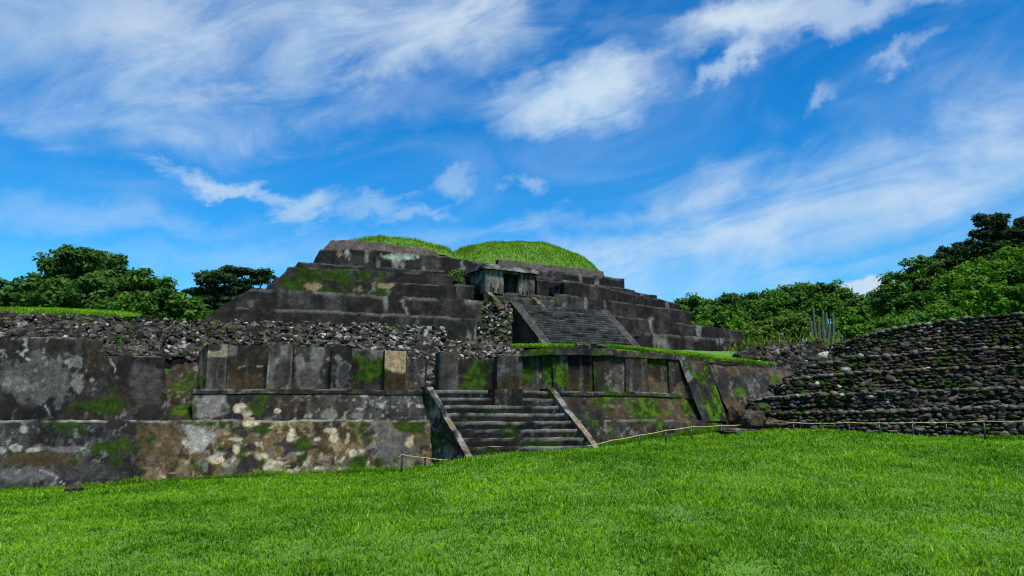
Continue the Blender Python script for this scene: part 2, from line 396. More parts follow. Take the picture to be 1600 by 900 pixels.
def lawn_grass():
    N = 600000
    D = rng.uniform(4.6, 22.5, N); hw = .95*D+1.0
    x = rng.uniform(-1, 1, N)*hw; x[: int(N*.0)] = 0
    keep = (np.abs(x) < .78*D+.8) & (x > -17)
    x, D = x[keep], D[keep]
    z = ground_z(x, D); B = np.stack([x, D, z-.005], -1); n = len(B)
    # nothing grows inside the masonry
    c30 = .13*(x+7.6)+18.1
    inside = ((D > c30-.15) & (x < -.8)) | ((D > 18.7+.5*(x-.5)) & (x > -.8) & (x < 2.4)) | ((D > 20.05+.46*(x-2.2)) & (x >= 2.4) & (x < 6.3)) | ((D > 22.2-.12*(x-6)) & (x >= 6.0))
    B = B[~inside]; D = D[~inside]; n = len(B)
    clump = fbm(B*np.array([2.2, 2.2, 0]), 8, 3)
    h = rng.uniform(.025, .062, n)*(.45+1.0*clump)*(1+.012*D); w = rng.uniform(.006, .011, n)*(.55+.085*D)
    tuft = rng.random(n) < .09; h[tuft] *= 1.7; w[tuft] *= 1.5
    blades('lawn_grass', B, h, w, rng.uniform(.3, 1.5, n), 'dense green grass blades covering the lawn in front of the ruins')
lawn_grass()
def wall_grass():
    pts = []
    for x0, x1, n, right in ((-120, 715, 5200, False), (928, 1160, 2600, True)):
        gx_ = np.linspace(x0, x1, 50); L = np.array([foot_line(x, right) for x in gx_]); u = rng.uniform(x0, x1, n)
        q = np.stack([np.interp(u, gx_, L[:, j]) for j in range(3)], -1); q[:, 0] += rng.normal(0, .02, n); q[:, 1] -= np.abs(rng.normal(0, .055, n))+.01; pts.append(q)
    gx_ = np.linspace(1185, 1760, 50); L = np.array([at(x, 690, np.interp(x, [1186, 1330, 1480, 1760], [21.05, 20.95, 20.55, 19.4])) for x in gx_]); u = rng.uniform(1185, 1760, 4200)
    q = np.stack([np.interp(u, gx_, L[:, j]) for j in range(3)], -1); q[:, 1] -= np.abs(rng.normal(0, .07, 4200)); pts.append(q)
    pts = np.concatenate(pts)
    B = np.array(pts); B[:, 2] = ground_z(B[:, 0], B[:, 1])-.01; n = len(B); c = fbm(B*np.array([1.4, 1.4, 0]), 19, 3)
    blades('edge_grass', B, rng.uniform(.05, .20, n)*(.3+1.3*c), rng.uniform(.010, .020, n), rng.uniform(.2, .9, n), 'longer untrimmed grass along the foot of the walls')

# ------------------------------------------------------------------ front platform
def dn(px_, anchors):
    return float(np.interp(px_, [a[0] for a in anchors], [a[1] for a in anchors]))
# ledge under the pillars (z about 2.3): depth by pixel column
L0 = [(297, 19.05), (648, 19.76), (860, 20.5), (990, 21.3), (1060, 22.0), (1150, 23.1)]
def l0(px): return at(px, float(np.interp(px, [297, 648, 990, 1060, 1150], [608, 609.5, 612.5, 614.5, 619])), dn(px, L0))
L1 = [(0, 18.0), (262, 18.4), (297, 18.55), (648, 19.25), (860, 19.95), (990, 20.75), (1060, 21.4), (1155, 22.3)]
def l1(px): p = at(px, 657.0, dn(px, L1)); p[2] = 1.53; return p
def foot(px, out=.42, z=-.5):
    p = l1(px); q = p+np.array([.12, -out, 0]); q[2] = z; return q
def foot_line(px, right=False):
    t = l1(px); f = foot(px, .2, .2) if right else foot(px); g = float(ground_z(t[0], t[1])); k = (t[2]-g)/(t[2]-f[2]); return t+(f-t)*k
wall_grass()
platform = empty('front_platform', 'long low stucco platform with a row of square pillars and central stairway, facing the lawn', 'platform', loc=(0, 20, 0))

CREAM_SPOTS = [(375, 637, 11, 7, CREAM*.8, .9, .7), (388, 645, 8, 8, CREAM*.75, .9, .7), (434, 643, 6, 4, CREAM*.7, .9, .4), (390, 655, 9, 3, CREAM*.6, .8, .5),
  (394, 663, 12, 5, CREAM, .95, 1.1), (409, 674, 5, 4, CREAM, .95, .5), (456, 676, 8, 12, CREAM, .95, 1.0), (468, 686, 9, 3, CREAM, .9, .7), (521, 684, 6, 7, CREAM*.9, .9, .8), (518, 673, 10, 4, CREAM*.85, .9, .6),
  (338, 718, 16, 6, CREAM*.95, .95, .8), (369, 687, 11, 3, CREAM*.9, .9, .6), (369, 702, 6, 8, CREAM*.85, .9, .7), (384, 709, 7, 4, CREAM*.8, .9, .8), (428, 728, 16, 12, CREAM*.85, .95, .9), (412, 715, 10, 6, CREAM*.75, .9, .9),
  (551, 709, 7, 6, CREAM*.95, .95, .6), (572, 724, 5, 6, CREAM*.9, .9, .6), (640, 690, 6, 9, CREAM*.7, .9, .9), (676, 698, 5, 6, CREAM*.7, .9, .6), (690, 703, 5, 3, CREAM*.7, .9, .6), (495, 686, 6, 4, CREAM*.8, .9, .6), (555, 668, 14, 4, CREAM*.7, .85, .8),
  (37, 671, 6, 6, PALE, .8, .5), (25, 700, 10, 6, PALE*.8, .8, .5), (50, 705, 11, 4, PALE*.8, .85, .5), (4, 704, 8, 6, PALE*.7, .85, .6), (310, 690, 22, 16, PALE*.75, .8, 1.3), (300, 672, 12, 9, PALE*.6, .8, 1.2), (345, 706, 10, 8, GREY*1.2, .8, .9),
  (455, 738, 6, 5, CREAM*.8, .8, .6), (470, 707, 5, 4, PALE, .8, .5), (405, 693, 5, 4, CREAM*.8, .8, .6), (352, 727, 7, 5, CREAM*.7, .8, .6), (560, 735, 14, 5, GREY, .8, .6)]
def c_lower_left(P, px, py, v, kind):
    c = stucco_base(P, DARK, GREY, 2)
    if kind in ('front', 'cap'):
        w = P+.35*(np.stack([fbm(P*1.6, 70+k, 3) for k in range(3)], -1)-.5)*2
        # brown core masonry exposed towards the stairway, with scabs of old render
        m = ss(px+(fbm(P*1.2, 21, 4)-.5)*160, 215, 300)
        br = mixc(np.broadcast_to(BROWN, P.shape).copy(), BROWN*.45, ss(fbm(P*2.4, 22, 4), .42, .66))
        br = mixc(br, TAN*.6, ss(fbm(P*3.3, 28, 4), .60, .72)*.6)
        f1, f2, cid = voro(w*np.array([3.6, 3.6, 4.6]), 5)
        edge = ss(f2-f1, .02, .10)
        br = mixc(br, GREY*.9, (cid > .55)*(cid < .72)*edge*.8)
        br = mixc(br, BLACK*1.3, (cid > .72)*(cid < .86)*edge*.9)
        br = mixc(br, CREAM*.8, (cid > .95)*edge*.85)
        br = mixc(br, TAN*.5, (cid > .86)*(cid < .90)*edge*.7)
        f1, f2, cid = voro(w*np.array([8.5, 8.5, 10]), 15)
        br = mixc(br, CREAM*.75, (cid > .93)*ss(f2-f1, .05, .16)*.8); br = mixc(br, BLACK*1.2, (cid < .10)*ss(f2-f1, .05, .16)*.8)
        c = c*(1-m[..., None])+br*m[..., None]
        m2 = ss(px+(fbm(P*1.3, 33, 3)-.5)*120, 540, 640); c = mixc(c, GREY*.62, m2*ss(fbm(P*1.7, 35, 4), .40, .60)*.85); c = mixc(c, BROWN*.8, m2*ss(fbm(P*2.6, 36, 4), .55, .66)*.6)
        c = blob(c, P, px, py, [(60, 718, 70, 13, BROWN*.55, .85, .8), (130, 738, 60, 14, DARK, .6, .8), (250, 690, 40, 35, BROWN*.8, .7, 1.0), (110, 703, 70, 5, GREY*1.1, .5, 1.4), (40, 742, 50, 12, GREY*.8, .6, .9)])
        c = blob(c, P, px, py, CREAM_SPOTS)
        c = moss(c, P, ss(np.hypot((px-235)/28, (py-682)/16), 1.5, .2)*.30-.12+0*px, 1, .05)
        c = moss(c, P, ss(np.hypot((px-180)/24, (py-699)/9), 1.5, .3)*.32-.12, 2, .05)
        c = moss(c, P, ss(np.hypot((px-560)/28, (py-732)/18), 1.6, .3)*.30-.12, 3, .25)
        c = moss(c, P, ss(np.hypot((px-635)/22, (py-664)/10), 1.6, .3)*.34-.12, 4, .1)
        c = line(c, P, px, py, [(60, 735), (82, 742), (100, 757)], 1.6, PALE*.8, .8); c = line(c, P, px, py, [(98, 715), (128, 700), (134, 690)], 1.5, GREY*1.4, .7)
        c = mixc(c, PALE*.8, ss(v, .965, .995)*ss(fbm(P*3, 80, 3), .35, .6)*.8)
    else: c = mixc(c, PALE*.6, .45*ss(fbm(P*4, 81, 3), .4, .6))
    return c
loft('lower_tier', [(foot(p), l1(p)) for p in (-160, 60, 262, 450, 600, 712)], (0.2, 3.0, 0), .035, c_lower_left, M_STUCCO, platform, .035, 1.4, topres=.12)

def c_talud(P, px, py, v, kind):
    c = stucco_base(P, DARK*1.05, GREY*.8, 12, speck=.9)
    if kind in ('front', 'cap'):
        c = blob(c, P, px, py, [(328, 634, 26, 24, GREY*.95, .8, .7), (515, 648, 14, 8, GREY*.9, .8, .7), (555, 650, 12, 6, GREY*.8, .7, .7)])
        c = blob(c, P, px, py, CREAM_SPOTS[:4])
        c = moss(c, P, ss(np.hypot((px-403)/20, (py-628)/14), 1.6, .3)*.33-.12, 5, .15)
        c = moss(c, P, ss(np.hypot((px-630)/22, (py-640)/18), 1.6, .3)*.33-.12, 6, .5)
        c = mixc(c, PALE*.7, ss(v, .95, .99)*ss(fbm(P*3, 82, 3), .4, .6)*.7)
    return c
def tal(px):
    b = l1(px)+np.array([0, .10, -.02]); t = l0(px)+np.array([0, -.12, -.08]); return (b, t)
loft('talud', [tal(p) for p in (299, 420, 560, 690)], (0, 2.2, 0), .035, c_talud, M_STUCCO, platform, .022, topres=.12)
def c_ledge(P, px, py, v, kind):
    c = stucco_base(P, DARK*1.1, GREY*1.15, 15); c = moss(c, P, .1*ss(px, 760, 900)-.04, 8, .6)
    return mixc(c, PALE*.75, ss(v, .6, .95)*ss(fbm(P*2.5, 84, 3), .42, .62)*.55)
def c_moss_right(P, px, py, v, kind):
    c = stucco_base(P, DARK*1.1, GREY*.8, 17); c = mixc(c, BROWN*.7, ss(fbm(P*1.1, 18, 3), .45, .65)*.6)
    a = ss(px, 860, 1000)*.08-.02+.30*ss(np.hypot((px-1010)/60, (py-640)/22), 1.5, .3)+.16*ss(np.hypot((px-915)/30, (py-645)/16), 1.5, .3)
    c = moss(c, P, a, 9, .8)
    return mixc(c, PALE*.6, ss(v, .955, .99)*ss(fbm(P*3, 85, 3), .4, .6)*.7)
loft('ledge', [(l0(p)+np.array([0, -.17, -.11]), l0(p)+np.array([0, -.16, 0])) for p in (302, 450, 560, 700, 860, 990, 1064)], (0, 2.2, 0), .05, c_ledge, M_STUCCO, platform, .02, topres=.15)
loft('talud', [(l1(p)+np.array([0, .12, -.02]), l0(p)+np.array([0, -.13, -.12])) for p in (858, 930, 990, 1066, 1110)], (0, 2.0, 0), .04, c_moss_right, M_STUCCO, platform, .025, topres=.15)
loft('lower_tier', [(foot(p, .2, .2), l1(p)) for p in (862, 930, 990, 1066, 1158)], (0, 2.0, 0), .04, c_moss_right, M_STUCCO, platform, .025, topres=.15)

# rear wall of the pillar gallery, panel by panel
def plan(px, back=0.0):
    p = l0(px)+np.array([0, back, 0]); return p
def topz(px, py, p):        # height at which the image row py meets the vertical through p
    d = ray(px, py); return EYE+d[2]*(p[1]/d[1])
def wallseg(name, x0, x1, y0, y1, setback, thick, colfn, parent=platform, amp=.012, zb=None, res=.04):
    a = plan(x0, setback); b = plan(x1, setback)
    ta, tb = a.copy(), b.copy(); ta[2] = topz(x0, y0, a); tb[2] = topz(x1, y1, b)
    a[2] = (zb if zb is not None else a[2]-.1); b[2] = (zb if zb is not None else b[2]-.1)
    return loft(name, [(a, ta), (b, tb)], (0, thick, 0), res, colfn, M_STUCCO, parent, amp)
def c_panel(s, mossy=0.0, brown=.3, extra=None, lo=DARK, hi=GREY):
    def f(P, px, py, v, kind):
        c = stucco_base(P, lo, hi, s, speck=.7)
        if kind in ('front', 'cap'):
            c = mixc(c, BROWN*.8, ss(v+(fbm(P*2.5, s+40, 3)-.5)*.7, .42, .12)*brown)
            if mossy: c = moss(c, P, mossy, s, .55)
            if extra: c = extra(c, P, px, py, v)
        return c
    return f
def ex_p1(c, P, px, py, v): c = line(c, P, px, py, [(364, 577), (385, 572), (410, 572)], 1.5, GREY*1.7, .8); return blob(c, P, px, py, [(362, 548, 9, 10, GREY*.9, .8, .7), (396, 552, 16, 16, BLACK, .8, .8)])
def ex_p2(c, P, px, py, v):
    c = blob(c, P, px, py, [(480, 588, 20, 19, GREY*1.1, .6, .9), (481, 591, 15, 14, DARK*1.3, .85, .9), (497, 556, 12, 26, GREY*.9, .8, .6), (468, 563, 8, 12, GREY*1.1, .7, .8)]); return c
def ex_p3(c, P, px, py, v): return mixc(c, GREY*.8, ss(v+(fbm(P*4, 6, 3)-.5)*.4, .80, .92)*.8)
wallseg('rear_panel', 345, 420, 538.5, 540, .30, .5, c_panel(3, 0, .5, ex_p1))
wallseg('rear_panel', 448, 522, 540, 543, .30, .5, c_panel(5, 0, .4, ex_p2))
wallseg('rear_panel', 542, 606, 544.5, 547.5, .30, .5, c_panel(7, .24, .1, ex_p3))
wallseg('rear_panel', 628, 661, 559.5, 561.5, .30, .5, c_panel(9, -.05, .5))
wallseg('rear_panel', 712, 782, 561, 562, .34, .5, c_panel(11, .13, .3))
def pillar(x0, x1, y0, y1, colfn, depth=.34, proud=0.0, name='pillar'):
    a = plan(x0, -proud); b = plan(x1, -proud); ta, tb = a.copy(), b.copy()
    ta[2] = topz(x0, y0, a); tb[2] = topz(x1, y1, b); a[2] -= .06; b[2] -= .06
    n = np.array([-.30, .95, 0])*depth
    return loft(name, [(a, ta), (b, tb)], n, .03, colfn, M_STUCCO, platform, .012)
def c_pillar(s, lo=GREY*.8, hi=PALE*.65, extra=None, side=.3):
    def f(P, px, py, v, kind):
        c = stucco_base(P, lo, hi, s, 1.2, .3)
        gr = fbm(P*np.array([14, 14, .8]), s+7, 3); c = c*(.75+.5*gr[..., None])
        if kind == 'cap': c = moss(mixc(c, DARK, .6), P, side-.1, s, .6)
        elif extra: c = extra(c, P, px, py, v)
        return c
    return f
def ex_a(c, P, px, py, v):
    c = mixc(c, CREAM*.62, ss(v, .725, .75)*.9); return blob(c, P, px, py, [(335, 543, 12, 7, BLACK, .95, .7)])
def ex_b(c, P, px, py, v): return blob(c, P, px, py, [(437, 587, 12, 24, DARK*.8, .95, .7), (424, 603, 5, 8, BROWN, .6, .8)])
def ex_c(c, P, px, py, v):
    c = blob(c, P, px, py, [(532, 585, 14, 22, GREY*1.3, .6, 1.3), (534, 586, 11, 19, BLACK*1.6, .9, 1.2)]); return mixc(c, TAN*.5, ss(v, .12, .03)*.7)
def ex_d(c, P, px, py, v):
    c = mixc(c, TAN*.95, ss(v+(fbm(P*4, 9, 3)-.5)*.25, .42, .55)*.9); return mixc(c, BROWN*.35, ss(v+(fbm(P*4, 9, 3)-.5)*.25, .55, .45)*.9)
def ex_g(c, P, px, py, v):
    return blob(c, P, px, py, [(801, 604, 12, 17, BROWN*.35, .95, .6), (784, 604, 5, 12, BROWN*.4, .9, .6)])
# corner return of the gallery at its left end
ca, cb = plan(297, .38), plan(322, .02)
for q in (ca, cb): q[2] -= .1
cta, ctb = ca.copy(), cb.copy(); cta[2] = topz(298, 549, ca); ctb[2] = topz(320, 537, cb)
loft('corner_return', [(ca, cta), (cb, ctb)], (.25, .8, 0), .035, c_panel(31, -.02, .3, lambda c, P, px, py, v: moss(blob(c, P, px, py, [(303, 575, 6, 34, TAN*.5, .7, .5), (314, 580, 3, 30, TAN*.4, .7, .5)]), P, ss(np.abs(px-309+(fbm(P*3, 2, 2)-.5)*6), 7, 2)*.34-.12, 3, .9), GREY*.5, GREY), M_STUCCO, platform, .02)
pillar(321, 352, 537.5, 538, c_pillar(40, GREY*1.9, PALE*1.25, extra=ex_a))
pillar(416, 454, 539.5, 541, c_pillar(43, GREY*1.8, PALE*1.3, extra=ex_b))
pillar(516, 548, 542, 543.5, c_pillar(46, DARK*1.3, GREY*.9, extra=ex_c, side=.25))
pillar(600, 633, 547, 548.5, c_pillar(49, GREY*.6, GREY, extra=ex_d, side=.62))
pillar(686, 715, 549.5, 550, c_pillar(52, GREY*1.1, GREY*1.6, side=-.1), .55)
pillar(777, 816, 556, 556.5, c_pillar(55, GREY*2.6, PALE*1.7, extra=ex_g, side=.2))

# right-hand mossy wall with shallow pilasters
def c_mossw(s, amt, br=.5, lo=DARK, hi=GREY*.8, tan=0):
    def f(P, px, py, v, kind):
        c = stucco_base(P, lo, hi, s, 1.0, .6)
        c = mixc(c, TAN*.55, ss(v+(fbm(P*2.5, s+4, 3)-.5)*.8, .35, .1)*tan)
        c = mixc(c, BROWN*.5, ss(fbm(P*1.3, s+1, 3), .5, .65)*.5)
        st = fbm(P*np.array([5, 5, .5]), s+2, 3)
        return moss(c, P, amt+(st-.5)*.5, s, br)
    return f
def rwall(x0, x1, setback, colfn, y0, y1, name='wall_panel'): return wallseg(name, x0, x1, y0, y1, setback, .8, colfn)
ytop = lambda x: float(np.interp(x, [812, 860, 900, 950, 1000, 1060, 1110], [556, 553, 553.5, 554, 557, 561, 567]))
for k, (x0, x1, sb, amt, br, lo, hi, tan) in enumerate([(814, 848, .10, .12, .5, DARK*1.2, GREY*.9, .3), (848, 864, .06, .30, 1.0, DARK, GREY*.7, .3), (864, 888, -.02, .32, .8, DARK, GREY*.6, 0), (888, 928, .06, .18, .3, BLACK*1.3, DARK*1.3, .1),
        (928, 952, -.02, .10, .35, BLACK*1.6, GREY*.45, .1), (952, 978, .05, -.04, .3, DARK, PALE*.6, .9), (978, 1013, -.02, -.14, .3, GREY*.5, GREY*.85, .1), (1013, 1046, .06, .14, .7, BLACK*1.2, DARK*1.2, .6), (1046, 1062, -.02, -.1, .4, DARK*1.1, GREY*.6, .2)]):
    rwall(x0, x1, sb, c_mossw(60+k*3, amt, br, lo, hi, tan), ytop(x0), ytop(x1), 'pilaster' if sb < 0 else 'wall_panel')
# cap course above the mossy wall
CAPX = [(812, 548, 20.4), (860, 542.5, 20.5), (950, 544.5, 21.1), (1060, 555, 22.1), (1150, 565.5, 23.6), (1245, 577, 25.6)]
CAPB = [(812, 557), (860, 554), (950, 556), (1060, 563), (1150, 571), (1245, 581)]
def c_cap(P, px, py, v, kind):
    c = stucco_base(P, GREY*.35, GREY*.8, 91); c = mixc(c, TAN*.6, ss(np.abs(px-940), 60, 10)*ss(fbm(P*2, 5, 3), .45, .6)*.7)
    return moss(c, P, .14*ss(px, 930, 860)-.06, 22, .6)
st = []
for (x, y, D), (xb, yb) in zip(CAPX, CAPB): st.append((at(xb, yb, D-.16), at(x, y, D-.13)))
loft('cap_course', st, (.5, 2.0, 0), .05, c_cap, M_STUCCO, platform, .02, topres=.2)

# mossy buttress and the leaning slab wall at the right end
def quadwall(name, pts, back, colfn, res=.05, amp=.025, parent=platform, mat=None):
    bl, br_, tr, tl = [at(*p) for p in pts]
    return loft(name, [(bl, tl), (br_, tr)], back, res, colfn, mat or M_STUCCO, parent, amp)
def c_butt(P, px, py, v, kind):
    c = stucco_base(P, DARK*1.2, GREY, 95); c = blob(c, P, px, py, [(1078, 588, 7, 9, GREY*1.2, .7, .8)])
    e = ss(px-(1066+(py-565)*.46), -1, 6) if kind == 'front' else 0*px
    return moss(c, P, .33*e-.10, 25, .95)
quadwall('buttress', [(1098, 658, 21.72), (1136, 658.5, 22.0), (1107, 566.5, 22.6), (1060, 561.5, 21.95)], (.5, 1.6, 0), c_butt)
def c_slab(P, px, py, v, kind):
    c = stucco_base(P, GREY*.42, GREY*.75, 97, 1.2); c = mixc(c, BROWN*.9, ss(fbm(P*.9, 98, 3), .42, .62)*.5)
    c = blob(c, P, px, py, [(1155, 612, 10, 8, MOSSB*.7, .85, 1.0), (1213, 594, 9, 9, MOSSB*.7, .8, 1.0), (1128, 600, 10, 26, BLACK, .85, .9)])
    return c
quadwall('leaning_slab', [(1146, 668, 22.3), (1262, 668, 23.2), (1262, 582, 25.3), (1106, 568, 22.75)], (.8, 2.5, 0), c_slab, .05, .04)

quadwall('wall_panel', [(1056, 620, 21.93), (1100, 626, 21.98), (1100, 567, 22.3), (1056, 562, 21.96)], (.1, .6, 0), c_mossw(90, -.02, .4, DARK, GREY*.7, .3))
quadwall('recess_wall', [(1088, 668, 22.4), (1165, 668, 22.6), (1165, 570, 24.3), (1088, 566, 23.6)], (.5, 1.5, 0), c_mossw(93, -.02, .4, BLACK, DARK, .3), .06, .06)
# lower stairway
SA = R(32); SN = np.array([math.sin(SA), -math.cos(SA), 0])
stairway = tag(bpy.data.objects.new('stairway', None)); COL.objects.link(stairway); stairway.parent = platform
TL, TR = at(668, 611, 19.75), at(848, 612.5, 20.4); TL[2] = TR[2] = 2.27
TL = TL+SN*.26; TR = TR+SN*.26
def c_step(s):
    def f(P, px, py, v, kind):
        c = stucco_base(P, DARK*1.1, GREY*.7, s, .3)
        c = moss(c, P, -.06+.14*ss(fbm(P*.8, s, 2), .45, .6)-.10*(kind == 'top'), s, .3)
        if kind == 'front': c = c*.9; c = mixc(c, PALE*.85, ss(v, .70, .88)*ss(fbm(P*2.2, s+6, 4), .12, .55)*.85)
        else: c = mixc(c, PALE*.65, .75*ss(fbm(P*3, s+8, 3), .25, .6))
        return c
    return f
NS, RISE, RUN = 9, .193, .25
for k in range(NS):
    a = TL+SN*(RUN*k)-np.array([0, 0, RISE*k]); b = TR+SN*(RUN*k)-np.array([0, 0, RISE*k])
    back = -SN*(RUN+.25 if k else 1.6); lo_ = np.array([0, 0, RISE+.03])
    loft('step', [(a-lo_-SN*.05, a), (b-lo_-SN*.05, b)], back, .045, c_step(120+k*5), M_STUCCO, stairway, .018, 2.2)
def balustrade(name, top, width, drop, run, colfn, parent, mat, res, up=.16, sn=SN, amp=.02, zb=-.2):
    """sloping side ramp: top = outer upper front corner, width = vector across"""
    a = Acc(); e = top-sn*.35
    p0 = e+np.array([0, 0, up]); p1 = top+np.array([0, 0, up]); p2 = top+sn*run+np.array([0, 0, up-drop]); q2 = p2.copy(); q2[2] = zb; q0 = p0.copy(); q0[2] = zb; q1 = p1.copy(); q1[2] = zb
    n = max(2, int(ln(p1, p2)/res)); m = max(1, int(np.linalg.norm(width)/res)); h = max(2, int((p1[2]-zb)/res))
    W = width
    a.patch(p2, p2+W, p1+W, p1, m, n, 'top', colfn, amp); a.patch(p1, p1+W, p0+W, p0, m, 3, 'top', colfn, amp)
    a.patch(q2, q2+W, p2+W, p2, m, max(1, int((p2[2]-zb)/res)), 'front', colfn, amp)
    a.patch(q1, q2, p2, p1, n, h, 'cap', colfn, amp); a.patch(q0, q1, p1, p0, 3, h, 'cap', colfn, amp)
    a.patch(q2+W, q1+W, p1+W, p2+W, n, h, 'cap', colfn, amp); a.patch(q1+W, q0+W, p0+W, p1+W, 3, h, 'cap', colfn, amp)
    return a.build(name, mat, parent)
def c_bal(P, px, py, v, kind):
    c = stucco_base(P, DARK*1.3, GREY, 131)
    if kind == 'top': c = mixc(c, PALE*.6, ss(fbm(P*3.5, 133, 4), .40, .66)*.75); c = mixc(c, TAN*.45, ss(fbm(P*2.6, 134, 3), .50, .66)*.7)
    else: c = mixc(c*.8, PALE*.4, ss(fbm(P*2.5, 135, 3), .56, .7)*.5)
    return moss(c, P, -.10+.10*(kind == 'cap'), 31, .5)
WD = (TR-TL)/np.linalg.norm(TR-TL)
balustrade('balustrade', TL-WD*.14, WD*.15, RISE*NS, RUN*NS, c_bal, stairway, M_STUCCO, .04, .09)
balustrade('balustrade', TR-WD*.02, WD*.15, RISE*NS, RUN*NS, c_bal, stairway, M_STUCCO, .04, .09)

# squared block resting on the top steps
ba, bb = TL+WD*1.40+SN*.42, TL+WD*2.12+SN*.42
ba[2] = bb[2] = TL[2]-2*RISE+.004; bt = np.array([0, 0, 2*RISE+.03])
tag(loft('altar_block', [(ba, ba+bt), (bb, bb+bt)], -SN*.36, .04, lambda P, px, py, v, k: stucco_base(P, DARK*.9, GREY*.45, 140), M_STUCCO, None, .008), 'dark squared stone block standing at the top of the lower stairway', 'stone block')

# ------------------------------------------------------------------ big block at the left
bast = empty('stucco_bastion', 'large dark stucco wall block with pale cracks at the far left above the brown plinth', 'wall', loc=(-10, 18.5, 1.5))
def c_bast(P, px, py, v, kind):
    c = stucco_base(P, DARK*.95, GREY*.72, 150, .4, .8)
    if kind == 'front':
        c = blob(c, P, px, py, [(60, 590, 55, 34, GREY*.75, .55, 1.3), (120, 566, 18, 9, PALE*.6, .6, 1.5), (118, 600, 9, 14, PALE*.5, .6, 1.5), (28, 600, 20, 10, GREY, .6, 1.4), (225, 600, 30, 30, GREY*.45, .5, 1.0)])
        c = line(c, P, px, py, [(38, 530), (40, 545), (33, 552), (44, 562)], 2.4, PALE*.85, .9); c = line(c, P, px, py, [(33, 550), (20, 547)], 1.8, GREY*1.6, .8)
        c = line(c, P, px, py, [(168, 556), (178, 572), (186, 590)], 1.7, PALE*.8, .9); c = line(c, P, px, py, [(50, 605), (68, 632), (80, 652)], 1.5, np.array([.16, .19, .22]), .9)
        c = moss(c, P, .36*ss(np.hypot((px-170)/40, (py-633)/16), 1.25, .5)-.13, 33, .1)
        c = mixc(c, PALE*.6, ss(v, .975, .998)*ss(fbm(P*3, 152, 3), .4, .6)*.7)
    else: c = mixc(c, GREY, .4)
    return c
def bz(px, py, D): return at(px, py, D)
loft('tall_wall', [(l1(-160)+np.array([0, .06, 0]), bz(-160, 527, 18.15)), (l1(60)+np.array([0, .06, 0]), bz(60, 527, 18.35)), (l1(128)+np.array([0, .06, 0]), bz(128, 527, 18.45)), (l1(176)+np.array([0, .06, 0]), bz(160, 534, 18.5))], (-.62, .9, 0), .035, c_bast, M_STUCCO, bast, .03)
loft('low_wall', [(l1(110)+np.array([0, .08, 0]), bz(112, 556, 18.50)), (l1(262)+np.array([0, .08, 0]), bz(255, 557, 18.66))], (-.5, .85, 0), .035, c_bast, M_STUCCO, bast, .03)
# mossy recess between the block and the platform
def c_rec(P, px, py, v, kind): return moss(stucco_base(P, BROWN*.7, GREY*.7, 160), P, .16, 35, .6)
quadwall('recess_wall', [(245, 648, 19.6), (312, 648, 19.6), (312, 565, 20.6), (245, 565, 20.6)], (0, 1.0, 0), c_rec, .06, .10)
quadwall('recess_step', [(255, 660, 18.75), (303, 660, 18.85), (303, 628, 19.3), (255, 640, 19.3)], (0, 1.0, 0), c_rec, .05, .08)

# ------------------------------------------------------------------ loose stones
def rock_mesh(k, npts=15, flat=(1, 1, 1), jag=.22):
    bm = bmesh.new(); r = np.random.default_rng(500+k)
    for _ in range(npts):
        v = r.normal(size=3); v /= np.linalg.norm(v); v *= (1-jag*r.random())*.5
        bm.verts.new((v[0]*flat[0], v[1]*flat[1], v[2]*flat[2]))
    g = bmesh.ops.convex_hull(bm, input=bm.verts)
    bmesh.ops.delete(bm, geom=list({e for e in g['geom_interior'] if isinstance(e, bmesh.types.BMVert)}), context='VERTS')
    bmesh.ops.triangulate(bm, faces=bm.faces); bmesh.ops.recalc_face_normals(bm, faces=bm.faces)
    me = bpy.data.meshes.new('stone'); bm.to_mesh(me); bm.free(); me.materials.append(M_STONE_OBJ)
    V = np.array([v.co[:] for v in me.vertices]); T = np.array([p.vertices[:] for p in me.polygons]); return me, V, T
JAG = [rock_mesh(k, 12, (1.15, 1, .85), .30) for k in range(10)]
COB = [rock_mesh(40+k, 20, (1.2, .9, .82), .12) for k in range(10)]
SLAB = [rock_mesh(80+k, 18, (1.35, .95, .66), .24) for k in range(12)]
for me, _, _ in COB: me.polygons.foreach_set('use_smooth', np.ones(len(me.polygons), bool))
def stones(parent, pos, size, colr, lib, limit=300, minpx=5.0, tilt=1.0, mass_name='stone_mass', rotz=None):
    """the stones that show largest are objects of their own, the others one mass"""
    app = size/np.maximum(pos[:, 1], 1); order = np.argsort(-app); n = len(pos)
    px, py = proj(pos); vis = (px > -20) & (px < 1620)
    order = np.r_[order[vis[order]], order[~vis[order]]]
    single = [i for i in order[:limit] if size[i]/pos[i, 1]*F > minpx]; sset = set(single)
    pinv = parent.matrix_world.inverted() if parent else None
    eul = rng.uniform(-1, 1, (n, 3))*np.array([tilt*.6, tilt*.6, np.pi])
    if rotz is not None: eul[:, 2] = rotz+rng.uniform(-.3, .3, n)
    sc = size[:, None]*rng.uniform(.82, 1.2, (n, 3)); kk = rng.integers(0, len(lib), n)
    Vs, Ts, Cs, off = [], [], [], 0
    from mathutils import Euler
    for i in range(n):
        me, V, T = lib[kk[i]]
        if i in sset:
            o = bpy.data.objects.new('stone', me); COL.objects.link(o); o.parent = parent
            o.location = Vector(pos[i])-parent.location; o.rotation_euler = eul[i]; o.scale = sc[i]; o.color = (*colr[i], 1)
        else:
            M = np.array(Euler(eul[i]).to_matrix()); P = (V*sc[i])@M.T+pos[i]-np.array(parent.location)
            Vs.append(P); Ts.append(T+off); off += len(V); Cs.append(np.repeat(colr[i][None], len(V), 0))
    if Vs:
        o = mesh_np(mass_name, np.concatenate(Vs), None, np.concatenate(Ts), np.concatenate(Cs), M_STONE, parent, lib is COB); o['kind'] = 'stuff'
